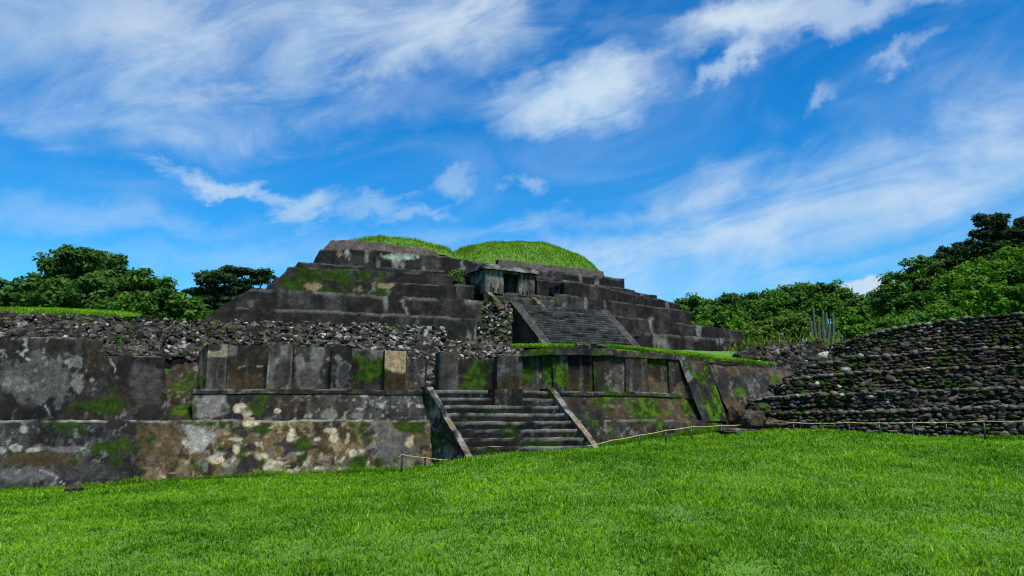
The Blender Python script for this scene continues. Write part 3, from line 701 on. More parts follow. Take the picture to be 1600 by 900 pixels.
def stone_cols(P, base=GREY, var=.6, mossy=0.0, warm=.3, pale=.08):
    n = len(P); r = rng.uniform(0, 1, n); c = base[None]*np.array([1.0, .985, .91])*(1-var+2*var*r)[:, None]
    w = rng.uniform(0, 1, n) < warm; c[w] = c[w]*np.array([1.12, .96, .78])
    p_ = rng.uniform(0, 1, n) < pale; c[p_] = PALE*rng.uniform(.45, .9, (p_.sum(), 1))
    mz = fbm(P*.9, 201, 3); g = (rng.uniform(0, 1, n) < np.clip((mz-.45)*3, 0, 1)*mossy*.8); c[g] = (MOSS*.8+MOSSB*.18)*rng.uniform(.5, 1.3, (g.sum(), 1))
    return c

# rubble bank behind the pillars
rub = empty('rubble_bank', 'long bank of loose dark rubble stones behind the pillars and under the pyramid', 'rubble', loc=(-6, 22, 3))
RT = [(-120, 489, 21.6), (0, 491, 22.0), (120, 494, 22.6), (172, 499, 22.8), (190, 503, 22.8), (330, 503, 23.3), (500, 508, 24.2), (640, 512, 24.9), (696, 514, 25.2)]
RB = [(-120, 540, 19.8), (0, 540, 19.9), (120, 542, 20.1), (172, 556, 20.2), (190, 560, 20.2), (330, 566, 20.6), (500, 570, 21.1), (640, 590, 21.6), (696, 600, 21.9)]
def c_rub(P, px, py, v, kind): return moss(stucco_base(P, BLACK*.8, BROWN*.3, 210), P, -.06, 41, .3)
rub_o = Vector(rub.location)
def relocate(o, parent):
    o.parent = parent; o.location = -parent.location
    return o
st = [(at(*b)-np.array([0, 0, 1.2])*0, at(*t)) for b, t in zip(RB, RT)]
st = [(np.array([b[0], b[1], b[2]-.0]), t) for b, t in st]
relocate(loft('rubble_core', st, [np.array([.6, 9.0, .4])]*len(st), .15, c_rub, M_STUCCO, None, .12, topres=.6, skirt=-.5), rub)
def scatter_strip(Bp, Tp, per_m2, over=1.0):
    out = []
    for k in range(len(Bp)-1):
        b0, b1, t0, t1 = [np.asarray(q, float) for q in (Bp[k], Bp[k+1], Tp[k], Tp[k+1])]
        A = ln(b0, b1)*.5*(ln(b0, t0)+ln(b1, t1)); n = int(A*per_m2)
        u = rng.random((n, 1)); v = rng.random((n, 1))*over
        out.append((b0*(1-u)+b1*u)*(1-v)+(t0*(1-u)+t1*u)*v)
    return np.concatenate(out)
P = scatter_strip([s_[0] for s_ in st], [s_[1] for s_ in st], 85, 1.03)
P[:, 1] -= .04; P = P[rng.permutation(len(P))]
P += rng.normal(0, .03, P.shape)
sz = rng.gamma(4, .030, len(P))+.06
px, py = proj(P)
colr = stone_cols(P, GREY*.34, .7, .30, .25, .06)
pale_zone = ss(px, 440, 640)*(rng.random(len(P)) < .20); colr = mixc(colr, PALE*.5, pale_zone)
stones(rub, P, sz, colr, JAG, 300, 5)
# lower run of rubble in front of the upper stairs
rub2 = empty('rubble_bank', 'pale low rubble heap between the two squat pillars and the upper stairway', 'rubble', loc=(-1.5, 22, 3))
RB2 = [(640, 606, 20.6), (700, 606, 20.7), (760, 600, 20.9), (830, 570, 21.2)]; RT2 = [(640, 530, 24.6), (700, 534, 25.0), (760, 537, 25.2), (830, 541, 25.2)]
st = [(at(*b), at(*t)) for b, t in zip(RB2, RT2)]
relocate(loft('rubble_core', st, [np.array([.6, 8.0, .3])]*len(st), .15, c_rub, M_STUCCO, None, .10, topres=.6, skirt=-.5), rub2)
P = scatter_strip([s_[0] for s_ in st], [s_[1] for s_ in st], 75, 1.02); P[:, 1] -= .04
stones(rub2, P, rng.gamma(4, .028, len(P))+.05, stone_cols(P, GREY*.45, .7, .3, .35, .12), JAG, 120, 5)

# ------------------------------------------------------------------ terrace ground behind (carries the pyramid)
def terrace():
    a = Acc()
    f = lambda P, px, py, v, k: mixc(np.broadcast_to(np.array([.045, .12, .012]), P.shape).copy(), np.array([.09, .2, .02]), ss(fbm(P*2, 220, 4), .4, .6))
    front = [at(-500, 500, 23), at(172, 507, 23.6), at(500, 512, 25), at(690, 519, 26.5), at(705, 536, 27.5), at(800, 541.5, 26), at(838, 543, 22.2), at(860, 544, 21.2), at(950, 545.5, 21.9), at(1060, 556, 22.9), at(1150, 566, 24.6), at(1238, 575, 26.8), at(1330, 580, 34)]
    front = [np.array([p[0], p[1], p[2]]) for p in front]
    backs = [np.array([p[0]*1.9, 43.5+.55*max(0, p[0]), 5.6]) for p in front]
    for k in range(len(front)-1):
        a.patch(front[k], front[k+1], backs[k+1], backs[k], 24, 30, 'top', f, .06)
        b2 = [backs[k]+np.array([0, 60, .2]), backs[k+1]+np.array([0, 60, .2])]
        a.patch(backs[k], backs[k+1], b2[1], b2[0], 6, 12, 'top', f, .0)
    tag(a.build('terrace_ground', M_TURF), 'grassy terrace ground between the front platform and the pyramid', 'terrace', kind='structure')
    # grass blades on the visible front lip
    pts = []
    ed = [(797, 543, 22.0), (860, 542.5, 20.9), (950, 544, 21.5), (1060, 554.5, 22.5), (1150, 565, 24.1), (1236, 575, 26.4)]
    for (x0, y0, d0), (x1, y1, d1) in zip(ed[:-1], ed[1:]):
        p0, p1 = at(x0, y0, d0), at(x1, y1, d1); n = int(ln(p0, p1)*4200)
        u = rng.random((n, 1)); v = rng.random((n, 1))**1.6*9.0; q = p0*(1-u)+p1*u; q = q+np.array([.25, 1, .085])*v; pts.append(q)
    B = np.concatenate(pts); n = len(B)
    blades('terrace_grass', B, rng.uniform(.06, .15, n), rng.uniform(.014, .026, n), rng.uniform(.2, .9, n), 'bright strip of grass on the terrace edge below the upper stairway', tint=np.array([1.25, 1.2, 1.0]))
    ed = [(-120, 489, 22.3), (0, 490, 22.6), (120, 494, 23.2), (152, 497, 23.4)]; pts = []
    for (x0, y0, d0), (x1, y1, d1) in zip(ed[:-1], ed[1:]):
        p0, p1 = at(x0, y0, d0), at(x1, y1, d1); n = int(ln(p0, p1)*2200)
        u = rng.random((n, 1)); v = rng.random((n, 1))*3.0; q = p0*(1-u)+p1*u
        xx = (x0*(1-u)+x1*u); lift = np.interp(xx, [-120, 0, 100, 152], [.20, .18, .12, .02])*np.minimum(1, v/.8)
        q = q+np.array([0, 1, .145])*v+np.concatenate([0*u, 0*u, lift*.3], 1); pts.append(q)
    B = np.concatenate(pts); n = len(B)
    blades('bank_grass', B, rng.uniform(.07, .17, n), rng.uniform(.016, .03, n), rng.uniform(.2, .9, n), 'strip of bright grass on top of the rubble bank at the far left', tint=np.array([1.2, 1.15, 1.0]))
terrace()
def left_mound():
    a = Acc(); f = lambda P, px, py, v, k: np.broadcast_to(np.array([.05, .13, .012]), P.shape).copy()
    a.patch(at(-160, 491, 22.2), at(165, 501, 23.4), at(175, 497, 27.5), at(-160, 484, 27.5), 40, 20, 'top', f, .05)
    tag(a.build('bank_turf', M_TURF), 'turf on top of the rubble bank at the far left', 'turf', kind='structure')
left_mound()

# ------------------------------------------------------------------ stepped pyramid
pyr = empty('stepped_pyramid', 'great dark stepped pyramid of blackened stucco with a wide upper stairway', 'pyramid', loc=(2, 48, 5))
PD = np.array([.0125, .0115, .0103]); PG = np.array([.050, .0468, .042])
def c_pyr(s, mossbox=None, edge=.6, extra=None):
    def f(P, px, py, v, kind):
        n1 = fbm(P*.35, s, 5); st_ = fbm(P*np.array([1.6, 1.6, .22]), s+5, 5); n2 = fbm(P*1.6, s+9, 4)
        c = mixc(np.broadcast_to(PD, P.shape).copy(), PG, ss(n1*.35+st_*.45+n2*.2, .44, .70)*.75)
        c = mixc(c, BLACK, ss(fbm(P*.8, s+2, 4), .5, .66)*.6)
        c = mixc(c, PALE*.75, ss(fbm(P*np.array([2.2, 2.2, .35]), s+31, 3), .69, .76)*ss(fbm(P*.5, s+33, 3), .48, .62)*.38)
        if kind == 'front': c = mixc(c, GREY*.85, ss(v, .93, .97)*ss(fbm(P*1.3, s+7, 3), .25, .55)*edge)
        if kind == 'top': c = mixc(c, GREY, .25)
        if mossbox and kind == 'front':
            for (x0, x1, y0, y1, am) in mossbox:
                w = ss(px, x0-6, x0+6)*ss(px, x1+12, x1-12)*ss(py, y0-3, y0+2)*ss(py, y1+3, y1-2)
                c = moss(c, P, .46*w*am-.16, s, .10)
        if extra: c = extra(c, P, px, py, v, kind)
        return c
    return f
def tier(name, pts, zt, zb, batter, colfn, back=14.0, res=.12, leftbatter=None, sideback=(-.29, .957, 0)):
    """pts: image points of the top front edge at height zt; zb: foot height; batter: forward run of the foot"""
    tops = [atz(x, y, zt) if not isinstance(x, tuple) else np.array(x) for x, y in pts]
    st = []
    for k, t in enumerate(tops):
        j = min(k, len(tops)-2); d = tops[j+1]-tops[j]; n = np.array([d[1], -d[0], 0])/np.hypot(d[0], d[1])
        b = t+n*batter; b[2] = zb
        if k == 0 and leftbatter: b = b-(d/np.linalg.norm(d))*leftbatter; b[2] = zb
        st.append((b, t))
    sb = np.array(sideback)
    bk = []
    for k in range(len(tops)):
        bk.append(sb*back if k < len(tops)-1 or len(tops) < 3 else np.array([-.45, .893, 0])*back)
    return relocate(loft(name, st, bk, res, colfn, M_PYR, None, .055, 1.2, topres=.5), pyr)
Z1, Z2, Z3, Z4, Z5, Z6 = 8.5, 9.45, 10.22, 10.55, 11.8, 12.45
# first storey: a plinth, then the tall face, left of the rubble gap
tier('tier', [(352, 496), (372, 479), (745, 497)][1:], 7.35, 4.8, .30, c_pyr(300), 16, leftbatter=1.5)
tier('tier', [(395, 450), (752, 470)], Z1, 4.8, .60, c_pyr(310, extra=lambda c, P, px, py, v, k: line(c, P, px, py, [(628, 470), (634, 485), (640, 500)], 3, GREY*1.2, .6)), 16, leftbatter=4.9)
tier('tier', [(800, 505.5), (1164, 531)], 7.5, 4.8, .10, c_pyr(320), 10)
tier('tier', [(796, 474.5), (1164, 517)], Z1, 7.2, .15, c_pyr(330), 10)
MB = [(438, 604, 417, 461, 1.0)]
def ex_t2(c, P, px, py, v, k): return blob(c, P, px, py, [(490, 449, 14, 6, TAN*.7, .85, .9), (604, 446, 14, 4, TAN*.7, .8, .9), (563, 453, 3, 5, TAN*.7, .7, .8)]) if k == 'front' else c
tier('tier', [(430, 433.5), (712, 446)], Z2, Z1-.25, .12, c_pyr(340, MB, extra=ex_t2), 14, leftbatter=.9)
tier('tier', [(450, 417), (708, 429.5)], Z3, Z2-.2, .12, c_pyr(350, MB), 13, leftbatter=.7)
tier('tier', [(465, 410), (696, 423.5)], Z4, Z3-.2, .10, c_pyr(360), 12, leftbatter=.4)
def ex_t5(c, P, px, py, v, k): return blob(c, P, px, py, [(625, 401, 28, 5, np.array([.20, .25, .19]), .8, 1.3), (530, 398, 5, 6, TAN*.6, .7, .8), (541, 396, 2, 8, PALE*.7, .7, .6)]) if k == 'front' else c
tier('tier', [(500, 390), (562, 389.5), (700, 401), (735, 407)], Z5, Z4-.3, .25, c_pyr(370, extra=ex_t5), 8, leftbatter=.6)
def ex_t6(c, P, px, py, v, k):
    c = mixc(c, np.array([.16, .125, .11]), .5 if k == 'front' else .2); return c
tier('tier', [(517, 376), (582, 377), (660, 387), (698, 398.5)], Z6, Z5-.3, .15, c_pyr(380, extra=ex_t6), 7, leftbatter=.6)
# right wing
tier('tier', [(866, 458), (1080, 487)], 9.75, Z1-.3, .08, c_pyr(400), 9)
tier('tier', [(868, 446), (880, 440.5), (905, 441), (1062, 475)], 10.85, Z2-.1, .08, c_pyr(410, extra=lambda c, P, px, py, v, k: line(c, P, px, py, [(863, 447), (865, 470)], 2, PALE*.7, .7)), 9)
tier('tier', [(838, 436), (1026, 462)], 11.4, Z3-.1, .08, c_pyr(420), 8)
tier('tier', [(838, 432), (992, 453)], 11.9, Z4+.2, .08, c_pyr(430), 8)
tier('tier', [(720, 406), (780, 413), (975, 436)], 12.85, Z2-.2, .10, c_pyr(440), 8)
tier('tier', [(778, 404.5), (943, 424)], 13.4, Z5+.3, .06, c_pyr(450, extra=ex_t6), 6)
# dark stepped recess and planted strip between left tiers and the temple
tier('recess_step', [(710, 443), (740, 446)], Z2+.25, Z1-.3, .1, c_pyr(460), 6)
tier('recess_step', [(705, 431), (742, 435)], Z3+.3, Z2-.3, .1, c_pyr(463), 6)
tier('recess_step', [(694, 419), (742, 424)], 11.25, Z3-.3, .1, c_pyr(466), 6)
# landing below the temple
def c_land(P, px, py, v, k): return moss(c_pyr(470)(P, px, py, v, k), P, .02, 45, .5)
tier('landing_step', [(762, 460.5), (868, 470.5)], 9.05, Z1-.2, .04, c_land, 6)
tier('landing_step', [(764, 455), (868, 464)], 9.35, Z1+.3, .04, c_land, 6)

# upper stairway
UA = R(36); UN = np.array([math.sin(UA), -math.cos(UA), 0])
ust = tag(bpy.data.objects.new('stairway', None)); COL.objects.link(ust); ust.parent = pyr; ust.location = -pyr.location
UL, UR = atz(812, 476, Z1), atz(938, 486, Z1)
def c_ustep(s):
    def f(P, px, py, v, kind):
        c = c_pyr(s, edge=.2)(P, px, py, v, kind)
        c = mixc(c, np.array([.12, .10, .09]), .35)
        if kind == 'front': c = mixc(c*.6, GREY*1.15, ss(v, .50, .74)*ss(fbm(P*1.4, s+1, 3), .15, .6)*.85)  # worn pale edge, also a painted nosing highlight; riser below painted in shade
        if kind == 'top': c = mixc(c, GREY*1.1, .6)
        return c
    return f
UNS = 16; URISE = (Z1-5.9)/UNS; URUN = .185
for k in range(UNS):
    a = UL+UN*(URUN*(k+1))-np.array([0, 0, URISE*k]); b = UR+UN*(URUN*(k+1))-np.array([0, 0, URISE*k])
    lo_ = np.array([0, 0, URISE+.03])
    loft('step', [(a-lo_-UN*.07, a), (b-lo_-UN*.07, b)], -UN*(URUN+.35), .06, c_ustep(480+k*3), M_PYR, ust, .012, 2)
UW = (UR-UL)/np.linalg.norm(UR-UL)
def c_ubal(P, px, py, v, kind): c = c_pyr(540)(P, px, py, v, kind); return mixc(c, PG*.85, .5) if kind == 'top' else mixc(c, PD, .35)
balustrade('balustrade', UL-UW*.62, UW*.64, Z1-5.7, URUN*(UNS+1), c_ubal, ust, M_PYR, .12, .12, UN, .02, 4.8)
balustrade('balustrade', UR-UW*.02, UW*.62, Z1-5.7, URUN*(UNS+1), c_ubal, ust, M_PYR, .12, .12, UN, .02, 4.8)
# rubble showing in the gap beside the stairway
gap = empty('rubble_gap', 'narrow mossy strip of rubble between the pyramid face and the upper stairway cheek', 'rubble', loc=(-1, 45, 5.5))
gb = [at(748, 545, 44.6), at(800, 545, 44.6)]; gt = [at(748, 472, 46.2), at(800, 472, 47.4)]
relocate(loft('rubble_core', [(gb[0], gt[0]), (gb[1], gt[1])], (0, 2, 0), .2, c_rub, M_STUCCO, None, .1), gap)
P = scatter_strip(gb, gt, 34, 1.0); P[:, 1] -= .05
stones(gap, P, rng.gamma(6, .035, len(P))+.08, stone_cols(P, GREY*.5, .6, .9, .3, .10), JAG, 60, 4.5)

# ------------------------------------------------------------------ temple chamber
tem = empty('temple_chamber', 'small flat roofed stone temple chamber with dark doorway near the top of the pyramid', 'temple', loc=(0, 48, 9.3))
def c_tem(s, m=-.1):
    def f(P, px, py, v, k):
        c = stucco_base(P*.7, GREY*.75, PALE*.75, s, 1.2, .5); c = mixc(c, PALE*.6, ss(fbm(P*np.array([3, 3, .4]), s+3, 3), .56, .68)*.5)
        if k == 'front': c = mixc(c, BLACK, ss(v+(fbm(P*3, s, 3)-.5)*.5, .30, .12)*.35)
        return moss(c, P, m, s, .4)
    return f
ta_ = R(32); tw = np.array([math.cos(ta_), math.sin(ta_), 0]); tn = np.array([-math.sin(ta_), math.cos(ta_), 0])
T0 = at(759, 455.5, 46.9); W_ = 3.72; H_ = 1.46; DP = 2.3
TB = T0[2]-.03
def tb(u, w): p = T0+tw*u+tn*w; p[2] = TB; return p
def box(name, u0, u1, w0, w1, z0, z1, colfn, parent=tem, res=.07, amp=.012, mat=None):
    a, b = tb(u0, w0), tb(u1, w0); up0 = np.array([0, 0, z0]); up1 = np.array([0, 0, z1])
    return relocate(loft(name, [(a+up0, a+up1), (b+up0, b+up1)], tn*(w1-w0), res, colfn, mat or M_STUCCO, None, amp), parent)
box('side_wall', 0, .24, .0, DP, 0, H_, lambda P, px, py, v, k: moss(blob(c_tem(560)(P, px, py, v, k), P*.5, px, py, [(745, 438, 4, 6, CREAM*.7, .8, .8), (749, 432, 2.5, 4, CREAM*.7, .8, .8), (739, 437, 3, 5, CREAM*.6, .7, .8)]) if k == 'cap' else c_tem(560)(P, px, py, v, k), P, -.02, 51, .5))
box('front_wall', .245, 1.30, .03, .30, 0, H_, c_tem(563))
box('front_wall', 2.42, 3.66, .03, .30, 0, H_, c_tem(566))
box('door_lintel', 1.32, 2.40, .06, .32, H_-.14, H_-.004, c_tem(569))
box('side_wall', 3.42, 3.70, .31, DP, 0, H_, c_tem(572))
box('rear_wall', .25, 3.41, DP-.25, DP, 0, H_-.01, c_tem(575))
box('inner_wall', .26, 3.40, 1.15, 1.30, 0, H_-.02, c_tem(576))
for u in (.50, .86, 2.68, 3.02):                                   # thin black blocks along the wall foot, coloured as the shade of niches
    box('niche_shade', u, u+.10, .012, .05, .08, .30, lambda P, px, py, v, k: np.broadcast_to(BLACK*.6, P.shape).copy(), res=.1, amp=0)
def c_roof(P, px, py, v, k): return mixc(c_tem(579)(P, px, py, v, k), PALE*.8, ss(fbm(P*2, 581, 3), .38, .58)*.6)
box('roof_slab', -.20, 3.92, -.22, DP+.2, H_+.004, H_+.20, c_roof, amp=.02)
box('roof_slab', -.05, 3.75, -.08, DP+.1, H_+.206, H_+.33, c_roof, amp=.02)
# short mossy ramps and fallen slabs on the landing
def c_lramp(P, px, py, v, k): return moss(mixc(c_tem(590)(P, px, py, v, k), TAN*.45, .5), P, .0, 55, .45)
balustrade('landing_ramp', tb(.0, -.12), tw*.34, .75, 1.15, c_lramp, tem, M_STUCCO, .08, -.02, -tn, .03, 8.2)
balustrade('landing_ramp', tb(3.30, -.12), tw*.34, .75, 1.15, c_lramp, tem, M_STUCCO, .08, -.05, -tn, .03, 8.2)

# ------------------------------------------------------------------ grassy crowns of the pyramid
def dome(name, label, cx, cy, z0, rx, ry, h, rot, power=1.0):
    n, m = 72, 40; u = np.linspace(0, 2*np.pi, n, endpoint=False)[None]; r = np.linspace(0.001, 1, m)[:, None]
    X = rx*r*np.cos(u); Y = ry*r*np.sin(u); ca, sa = math.cos(rot), math.sin(rot)
    P = np.stack([cx+X*ca-Y*sa, cy+X*sa+Y*ca, z0+h*(1-r**2)**power*np.ones_like(u)], -1)
    P[..., 2] += (fbm(P*.3, 230, 3)-.5)*.5*(1-r**6)+(fbm(P*1.5, 231, 3)-.5)*.16
    i = np.arange(n*m).reshape(m, n); j = np.roll(i, -1, 1)
    q = np.stack([i[:-1], j[:-1], j[1:], i[1:]], -1).reshape(-1, 4)[:, ::-1]
    tag(mesh_np(name, P.reshape(-1, 3), q, None, None, M_TURF, None, True), label, 'mound', kind='structure')
    N = int(rx*ry*900); uu = rng.uniform(0, 2*np.pi, N); rr = np.sqrt(rng.random(N))
    X = rx*rr*np.cos(uu); Y = ry*rr*np.sin(uu)
    B = np.stack([cx+X*ca-Y*sa, cy+X*sa+Y*ca, z0+h*(1-rr**2)**power], -1)
    B[:, 2] += (fbm(np.c_[B[:, :2], z0+h*(1-rr**2)**power]*.3, 230, 3)-.5)*.5*(1-rr**6)+(fbm(np.c_[B[:, :2], z0+h*(1-rr**2)**power]*1.5, 231, 3)-.5)*.16
    big = fbm(B*.9, 77, 4); hh = rng.uniform(.08, .30, N)*(.45+1.1*fbm(B*.7, 78, 3))
    return B, hh, rng.uniform(.022, .045, N), rng.uniform(.2, 1.0, N), big
r_ = dome('pyramid_mound', 'larger rounded grassy mound crowning the pyramid behind the temple', 1.25, 61.9, 13.1, 7.7, 3.2, 2.7, R(30), .75)
blades('mound_grass', r_[0], r_[1], r_[2], r_[3], 'long bright grass growing on the larger mound on the pyramid', r_[4], np.array([1.15, 1.05, 1.0]))
r_ = dome('pyramid_mound', 'smaller flat grassy mound on the upper left corner of the pyramid', -7.7, 50.7, 12.3, 4.0, 1.9, 1.0, R(20), .5)
blades('mound_grass', r_[0], r_[1], r_[2], r_[3], 'grass growing on the smaller mound at the pyramid upper left', r_[4], np.array([1.15, 1.05, 1.0]))

# ------------------------------------------------------------------ stone terraces at the right
ter = empty('stone_terraces', 'stepped dry stone terrace walls of mossy cobbles at the right edge', 'terrace wall', loc=(10, 22, 1))
TT = [  # (image points bottom), (image points top): each a row of (px, py, depth)
    ([(1186, 690, 21.2), (1330, 692, 21.1), (1480, 694, 20.7), (1760, 700, 19.55)], [(1190, 647, 21.25), (1330, 645, 21.15), (1480, 640, 20.75), (1760, 633, 19.6)]),
    ([(1180, 650, 21.85), (1330, 647, 21.75), (1480, 642, 21.25), (1760, 635, 20.1)], [(1182, 625, 21.9), (1262, 618, 21.8), (1480, 611, 21.3), (1760, 604, 20.15)]),
    ([(1228, 622, 22.7), (1330, 620, 22.6), (1480, 613, 22.2), (1760, 606, 20.9)], [(1236, 594, 22.9), (1330, 584, 22.8), (1480, 577, 22.4), (1760, 566, 21.1)]),
    ([(1246, 590, 23.75), (1340, 588, 23.7), (1480, 580, 23.3), (1760, 570, 21.85)], [(1262, 574, 23.9), (1345, 560, 23.9), (1480, 549, 23.5), (1760, 538, 22.0)]),
    ([(1326, 570, 24.8), (1400, 562, 24.8), (1480, 552, 24.6), (1760, 540, 23.0)], [(1346, 527, 25.0), (1400, 514, 25.0), (1480, 501, 24.8), (1760, 478, 23.2)]),
]
pos_all, sz_all, cl_all = [], [], []
for k, (bs, ts) in enumerate(TT):
    st = [(at(*b), at(*t)) for b, t in zip(bs, ts)]
    relocate(loft('terrace_core', st, (.4, 2.2 if k < 4 else 6.0, 0), .1, lambda P, px, py, v, kd: moss(stucco_base(P, BLACK*.9, BROWN*.35, 240), P, .02, 61, .35), M_STUCCO, None, .06), ter)
    b0, t0 = st[0]; bk_ = np.array([.4, 2.2 if k < 4 else 6.0, 0]); n = 90 if k < 4 else 170; u = rng.random((n, 1)); v = rng.random((n, 1))
    q = b0*(1-v)+t0*v+bk_*u+np.array([-.05, 0, 0]); pos_all.append(q); sz_all.append(rng.uniform(.12, .26, n)); cl_all.append(stone_cols(q, GREY*.34, .6, .6, .5, .02))
    # courses of cobbles, staggered row by row
    for j in range(len(st)-1):
        (b0, t0), (b1, t1) = st[j], st[j+1]; Lw = ln(b0, b1); Hh = ln(b0, t0); stp = .150 if k < 2 else .155
        rows = max(2, int(Hh/(stp*.66))); cols = int(Lw/stp)
        for r in range(rows+1):
            u = (np.arange(cols)+.5*(r % 2)+rng.uniform(-.3, .3, cols))/cols; v = np.clip((r+rng.uniform(-.16, .16, cols))/rows, -.02, 1.02)
            q = (b0*(1-u)[:, None]+b1*u[:, None])*(1-v)[:, None]+(t0*(1-u)[:, None]+t1*u[:, None])*v[:, None]
            q[:, 1] -= .045; q += rng.normal(0, .012, q.shape)
            pos_all.append(q); s_ = rng.uniform(.62, 1.25, cols)*stp*1.18; s_[rng.random(cols) < .12] *= 1.6; sz_all.append(s_)
            m_ = [.5, .95, .95, .7, .45][k]; cl_all.append(stone_cols(q, [GREY*.46, GREY*.36, GREY*.29, GREY*.28, GREY*.30][k], .6, m_, .6, [.015, .02, .015, .02, .03][k]))
        # larger coping stones along the edge
        n = int(Lw/.26); u = ((np.arange(n)+.5+rng.uniform(-.2, .2, n))/n)[:, None]; q = t0*(1-u)+t1*u+np.array([0, -.13, .02])+rng.normal(0, .012, (n, 3))
        pos_all.append(q); sz_all.append(rng.uniform(.16, .24, n)); cl_all.append(stone_cols(q, GREY*.66, .4, .4, .35, .05))
        # tread filled with flat stones
        n = int(Lw*5); u = rng.random((n, 1)); q = t0*(1-u)+t1*u+np.array([0, .25, 0])*rng.random((n, 1)); pos_all.append(q); sz_all.append(rng.uniform(.12, .26, n)); cl_all.append(stone_cols(q, GREY*.4, .5, .7, .5, .02))
stones(ter, np.concatenate(pos_all), np.concatenate(sz_all), np.concatenate(cl_all), SLAB+COB[:3], 300, 5, .35, rotz=-.12)

# collapsed heap and low ledge between platform and terraces
heap = empty('rubble_heap', 'collapsed heap of dark rubble below the cactus, left of the stone terraces', 'rubble', loc=(9, 26, 3))
HB = [(1150, 585, 26.5), (1215, 612, 23.4), (1262, 600, 23.6), (1335, 585, 24.6)]; HT = [(1160, 547, 29.5), (1225, 533, 29.5), (1275, 536, 29.0), (1340, 562, 28.5)]
st = [(at(*b), at(*t)) for b, t in zip(HB, HT)]
relocate(loft('rubble_core', st, (1, 5, 0), .15, c_rub, M_STUCCO, None, .25, 1.0, topres=.4, skirt=-.5), heap)
P = scatter_strip([s_[0] for s_ in st], [s_[1] for s_ in st], 45, 1.03); P[:, 1] -= .06; P += rng.normal(0, .06, P.shape)
stones(heap, P, rng.gamma(4, .045, len(P))+.07, stone_cols(P, GREY*.36, .7, .30, .3, .05), JAG, 200, 5)
tag(quadwall('low_ledge', [(1160, 556, 28.4), (1242, 553, 28.2), (1238, 541, 28.6), (1156, 544, 28.8)], (.5, 2, 0), lambda P, px, py, v, k: stucco_base(P, DARK*1.2, GREY, 250), .1, .03, None), 'short grey stucco ledge at the right foot of the pyramid beside the rubble heap', 'ledge')
n = 900; B = np.stack([rng.uniform(8.6, 13.0, n), rng.uniform(28.0, 31.0, n), np.zeros(n)], -1)
B[:, 2] = at(1250, 537, 29.2)[2]+rng.normal(0, .1, n)-.09*np.abs(B[:, 0]-10.6)
blades('heap_grass', B, rng.uniform(.1, .35, n), rng.uniform(.02, .04, n), rng.uniform(.3, 1, n), 'dry grass tufts on top of the rubble heap', tint=np.array([1.5, .95, 1.5]))

# boulders
def boulder(px, py, D, s, label, flat=(1.2, 1, .75), c=GREY*.45):
    bm = bmesh.new(); bmesh.ops.create_icosphere(bm, subdivisions=4, radius=.5); p = at(px, py, D)
    V = np.array([v.co[:] for v in bm.verts]); off = p*3.1
    V = V*(1+.75*(fbm(V*3.0+off, 260, 4)-.5)[:, None]+.22*(np.abs(fbm(V*6.5+off, 265, 3)-.5)*2)[:, None]); V = np.sign(V)*np.abs(V)**.92*np.array(flat)*s
    T = np.array([[v.index for v in f.verts] for f in bm.faces]); bm.free()
    W = V+p; col = moss(mixc(stucco_base(W*2, c*.6, c*1.9, 261), BROWN, .25), W, -.08, 71, .5)
    o = mesh_np('boulder', V, None, T, col, M_STUCCO, None, False); o.location = p
    return tag(o, label, 'rock')
boulder(116, 765, 16.4, .24, 'small dark rock on the grass at the foot of the left wall', (1.2, 1, .62), GREY*.3)
boulder(1172, 655, 20.6, .62, 'largest dark boulder at the corner between the platform and stone terraces', (1.1, 1, .8), GREY*.42)
boulder(1150, 648, 21.4, .42, 'brownish boulder leaning on the foot of the sloping slab', (1, 1, 1.1), TAN*.4)
boulder(1188, 640, 21.2, .40, 'dark boulder on top of the largest corner boulder', (1, 1, .8), GREY*.5)
boulder(1155, 675, 19.9, .55, 'flat grey rock sunk in the grass beside the rope fence', (1.5, .9, .30), GREY*.45)
boulder(1206, 662, 20.7, .50, 'flat brown slab of rock behind the lawn crest under the rope', (1.4, .9, .35), TAN*.35)
boulder(1283, 672.5, 19.2, .34, 'small flat rock on the lawn crest in front of the terraces', (1.4, .9, .28), GREY*.4)
for k, (x, y, D, s, lb) in enumerate([(928, 541, 21.3, .28, 'rough dark stone on the terrace grass edge, largest of three'), (944, 542.5, 21.5, .20, 'small dark stone on the terrace grass edge right of the larger ones'), (906, 541, 21.2, .20, 'small stone on the terrace grass edge left of the larger ones')]):
    boulder(x, y, D, s, lb, (1.3, 1, .6), GREY*.5)
boulder(676, 698, 19, .01, 'x') if False else None

# ------------------------------------------------------------------ rope fence
def tube(acc, p0, p1, r0, r1, n=8):
    p0, p1 = np.asarray(p0, float), np.asarray(p1, float); d = p1-p0; d /= np.linalg.norm(d)+1e-9
    a = np.cross(d, [0, 0, 1.0]) if abs(d[2]) < .95 else np.cross(d, [1.0, 0, 0]); a /= np.linalg.norm(a); b = np.cross(d, a)
    t = np.linspace(0, 2*np.pi, n, endpoint=False)[:, None]; ring = np.cos(t)*a+np.sin(t)*b
    V = np.concatenate([p0+ring*r0, p1+ring*r1, [p0], [p1]]); i = np.arange(n); j = (i+1) % n
    Q = np.stack([i, j, j+n, i+n], -1); T = np.concatenate([np.stack([j, i, np.full(n, 2*n)], -1), np.stack([i+n, j+n, np.full(n, 2*n+1)], -1)])
    k = sum(len(x) for x in acc[0]); acc[0].append(V); acc[1].append(Q+k); acc[2].append(T+k)
def tbuild(name, acc, mat, parent=None, smooth=True, loc=None):
    V = np.concatenate(acc[0]); V = V-np.array(loc) if loc is not None else V
    o = mesh_np(name, V, np.concatenate(acc[1]), np.concatenate(acc[2]), None, mat, parent, smooth)
    if loc is not None: o.location = loc
    return o
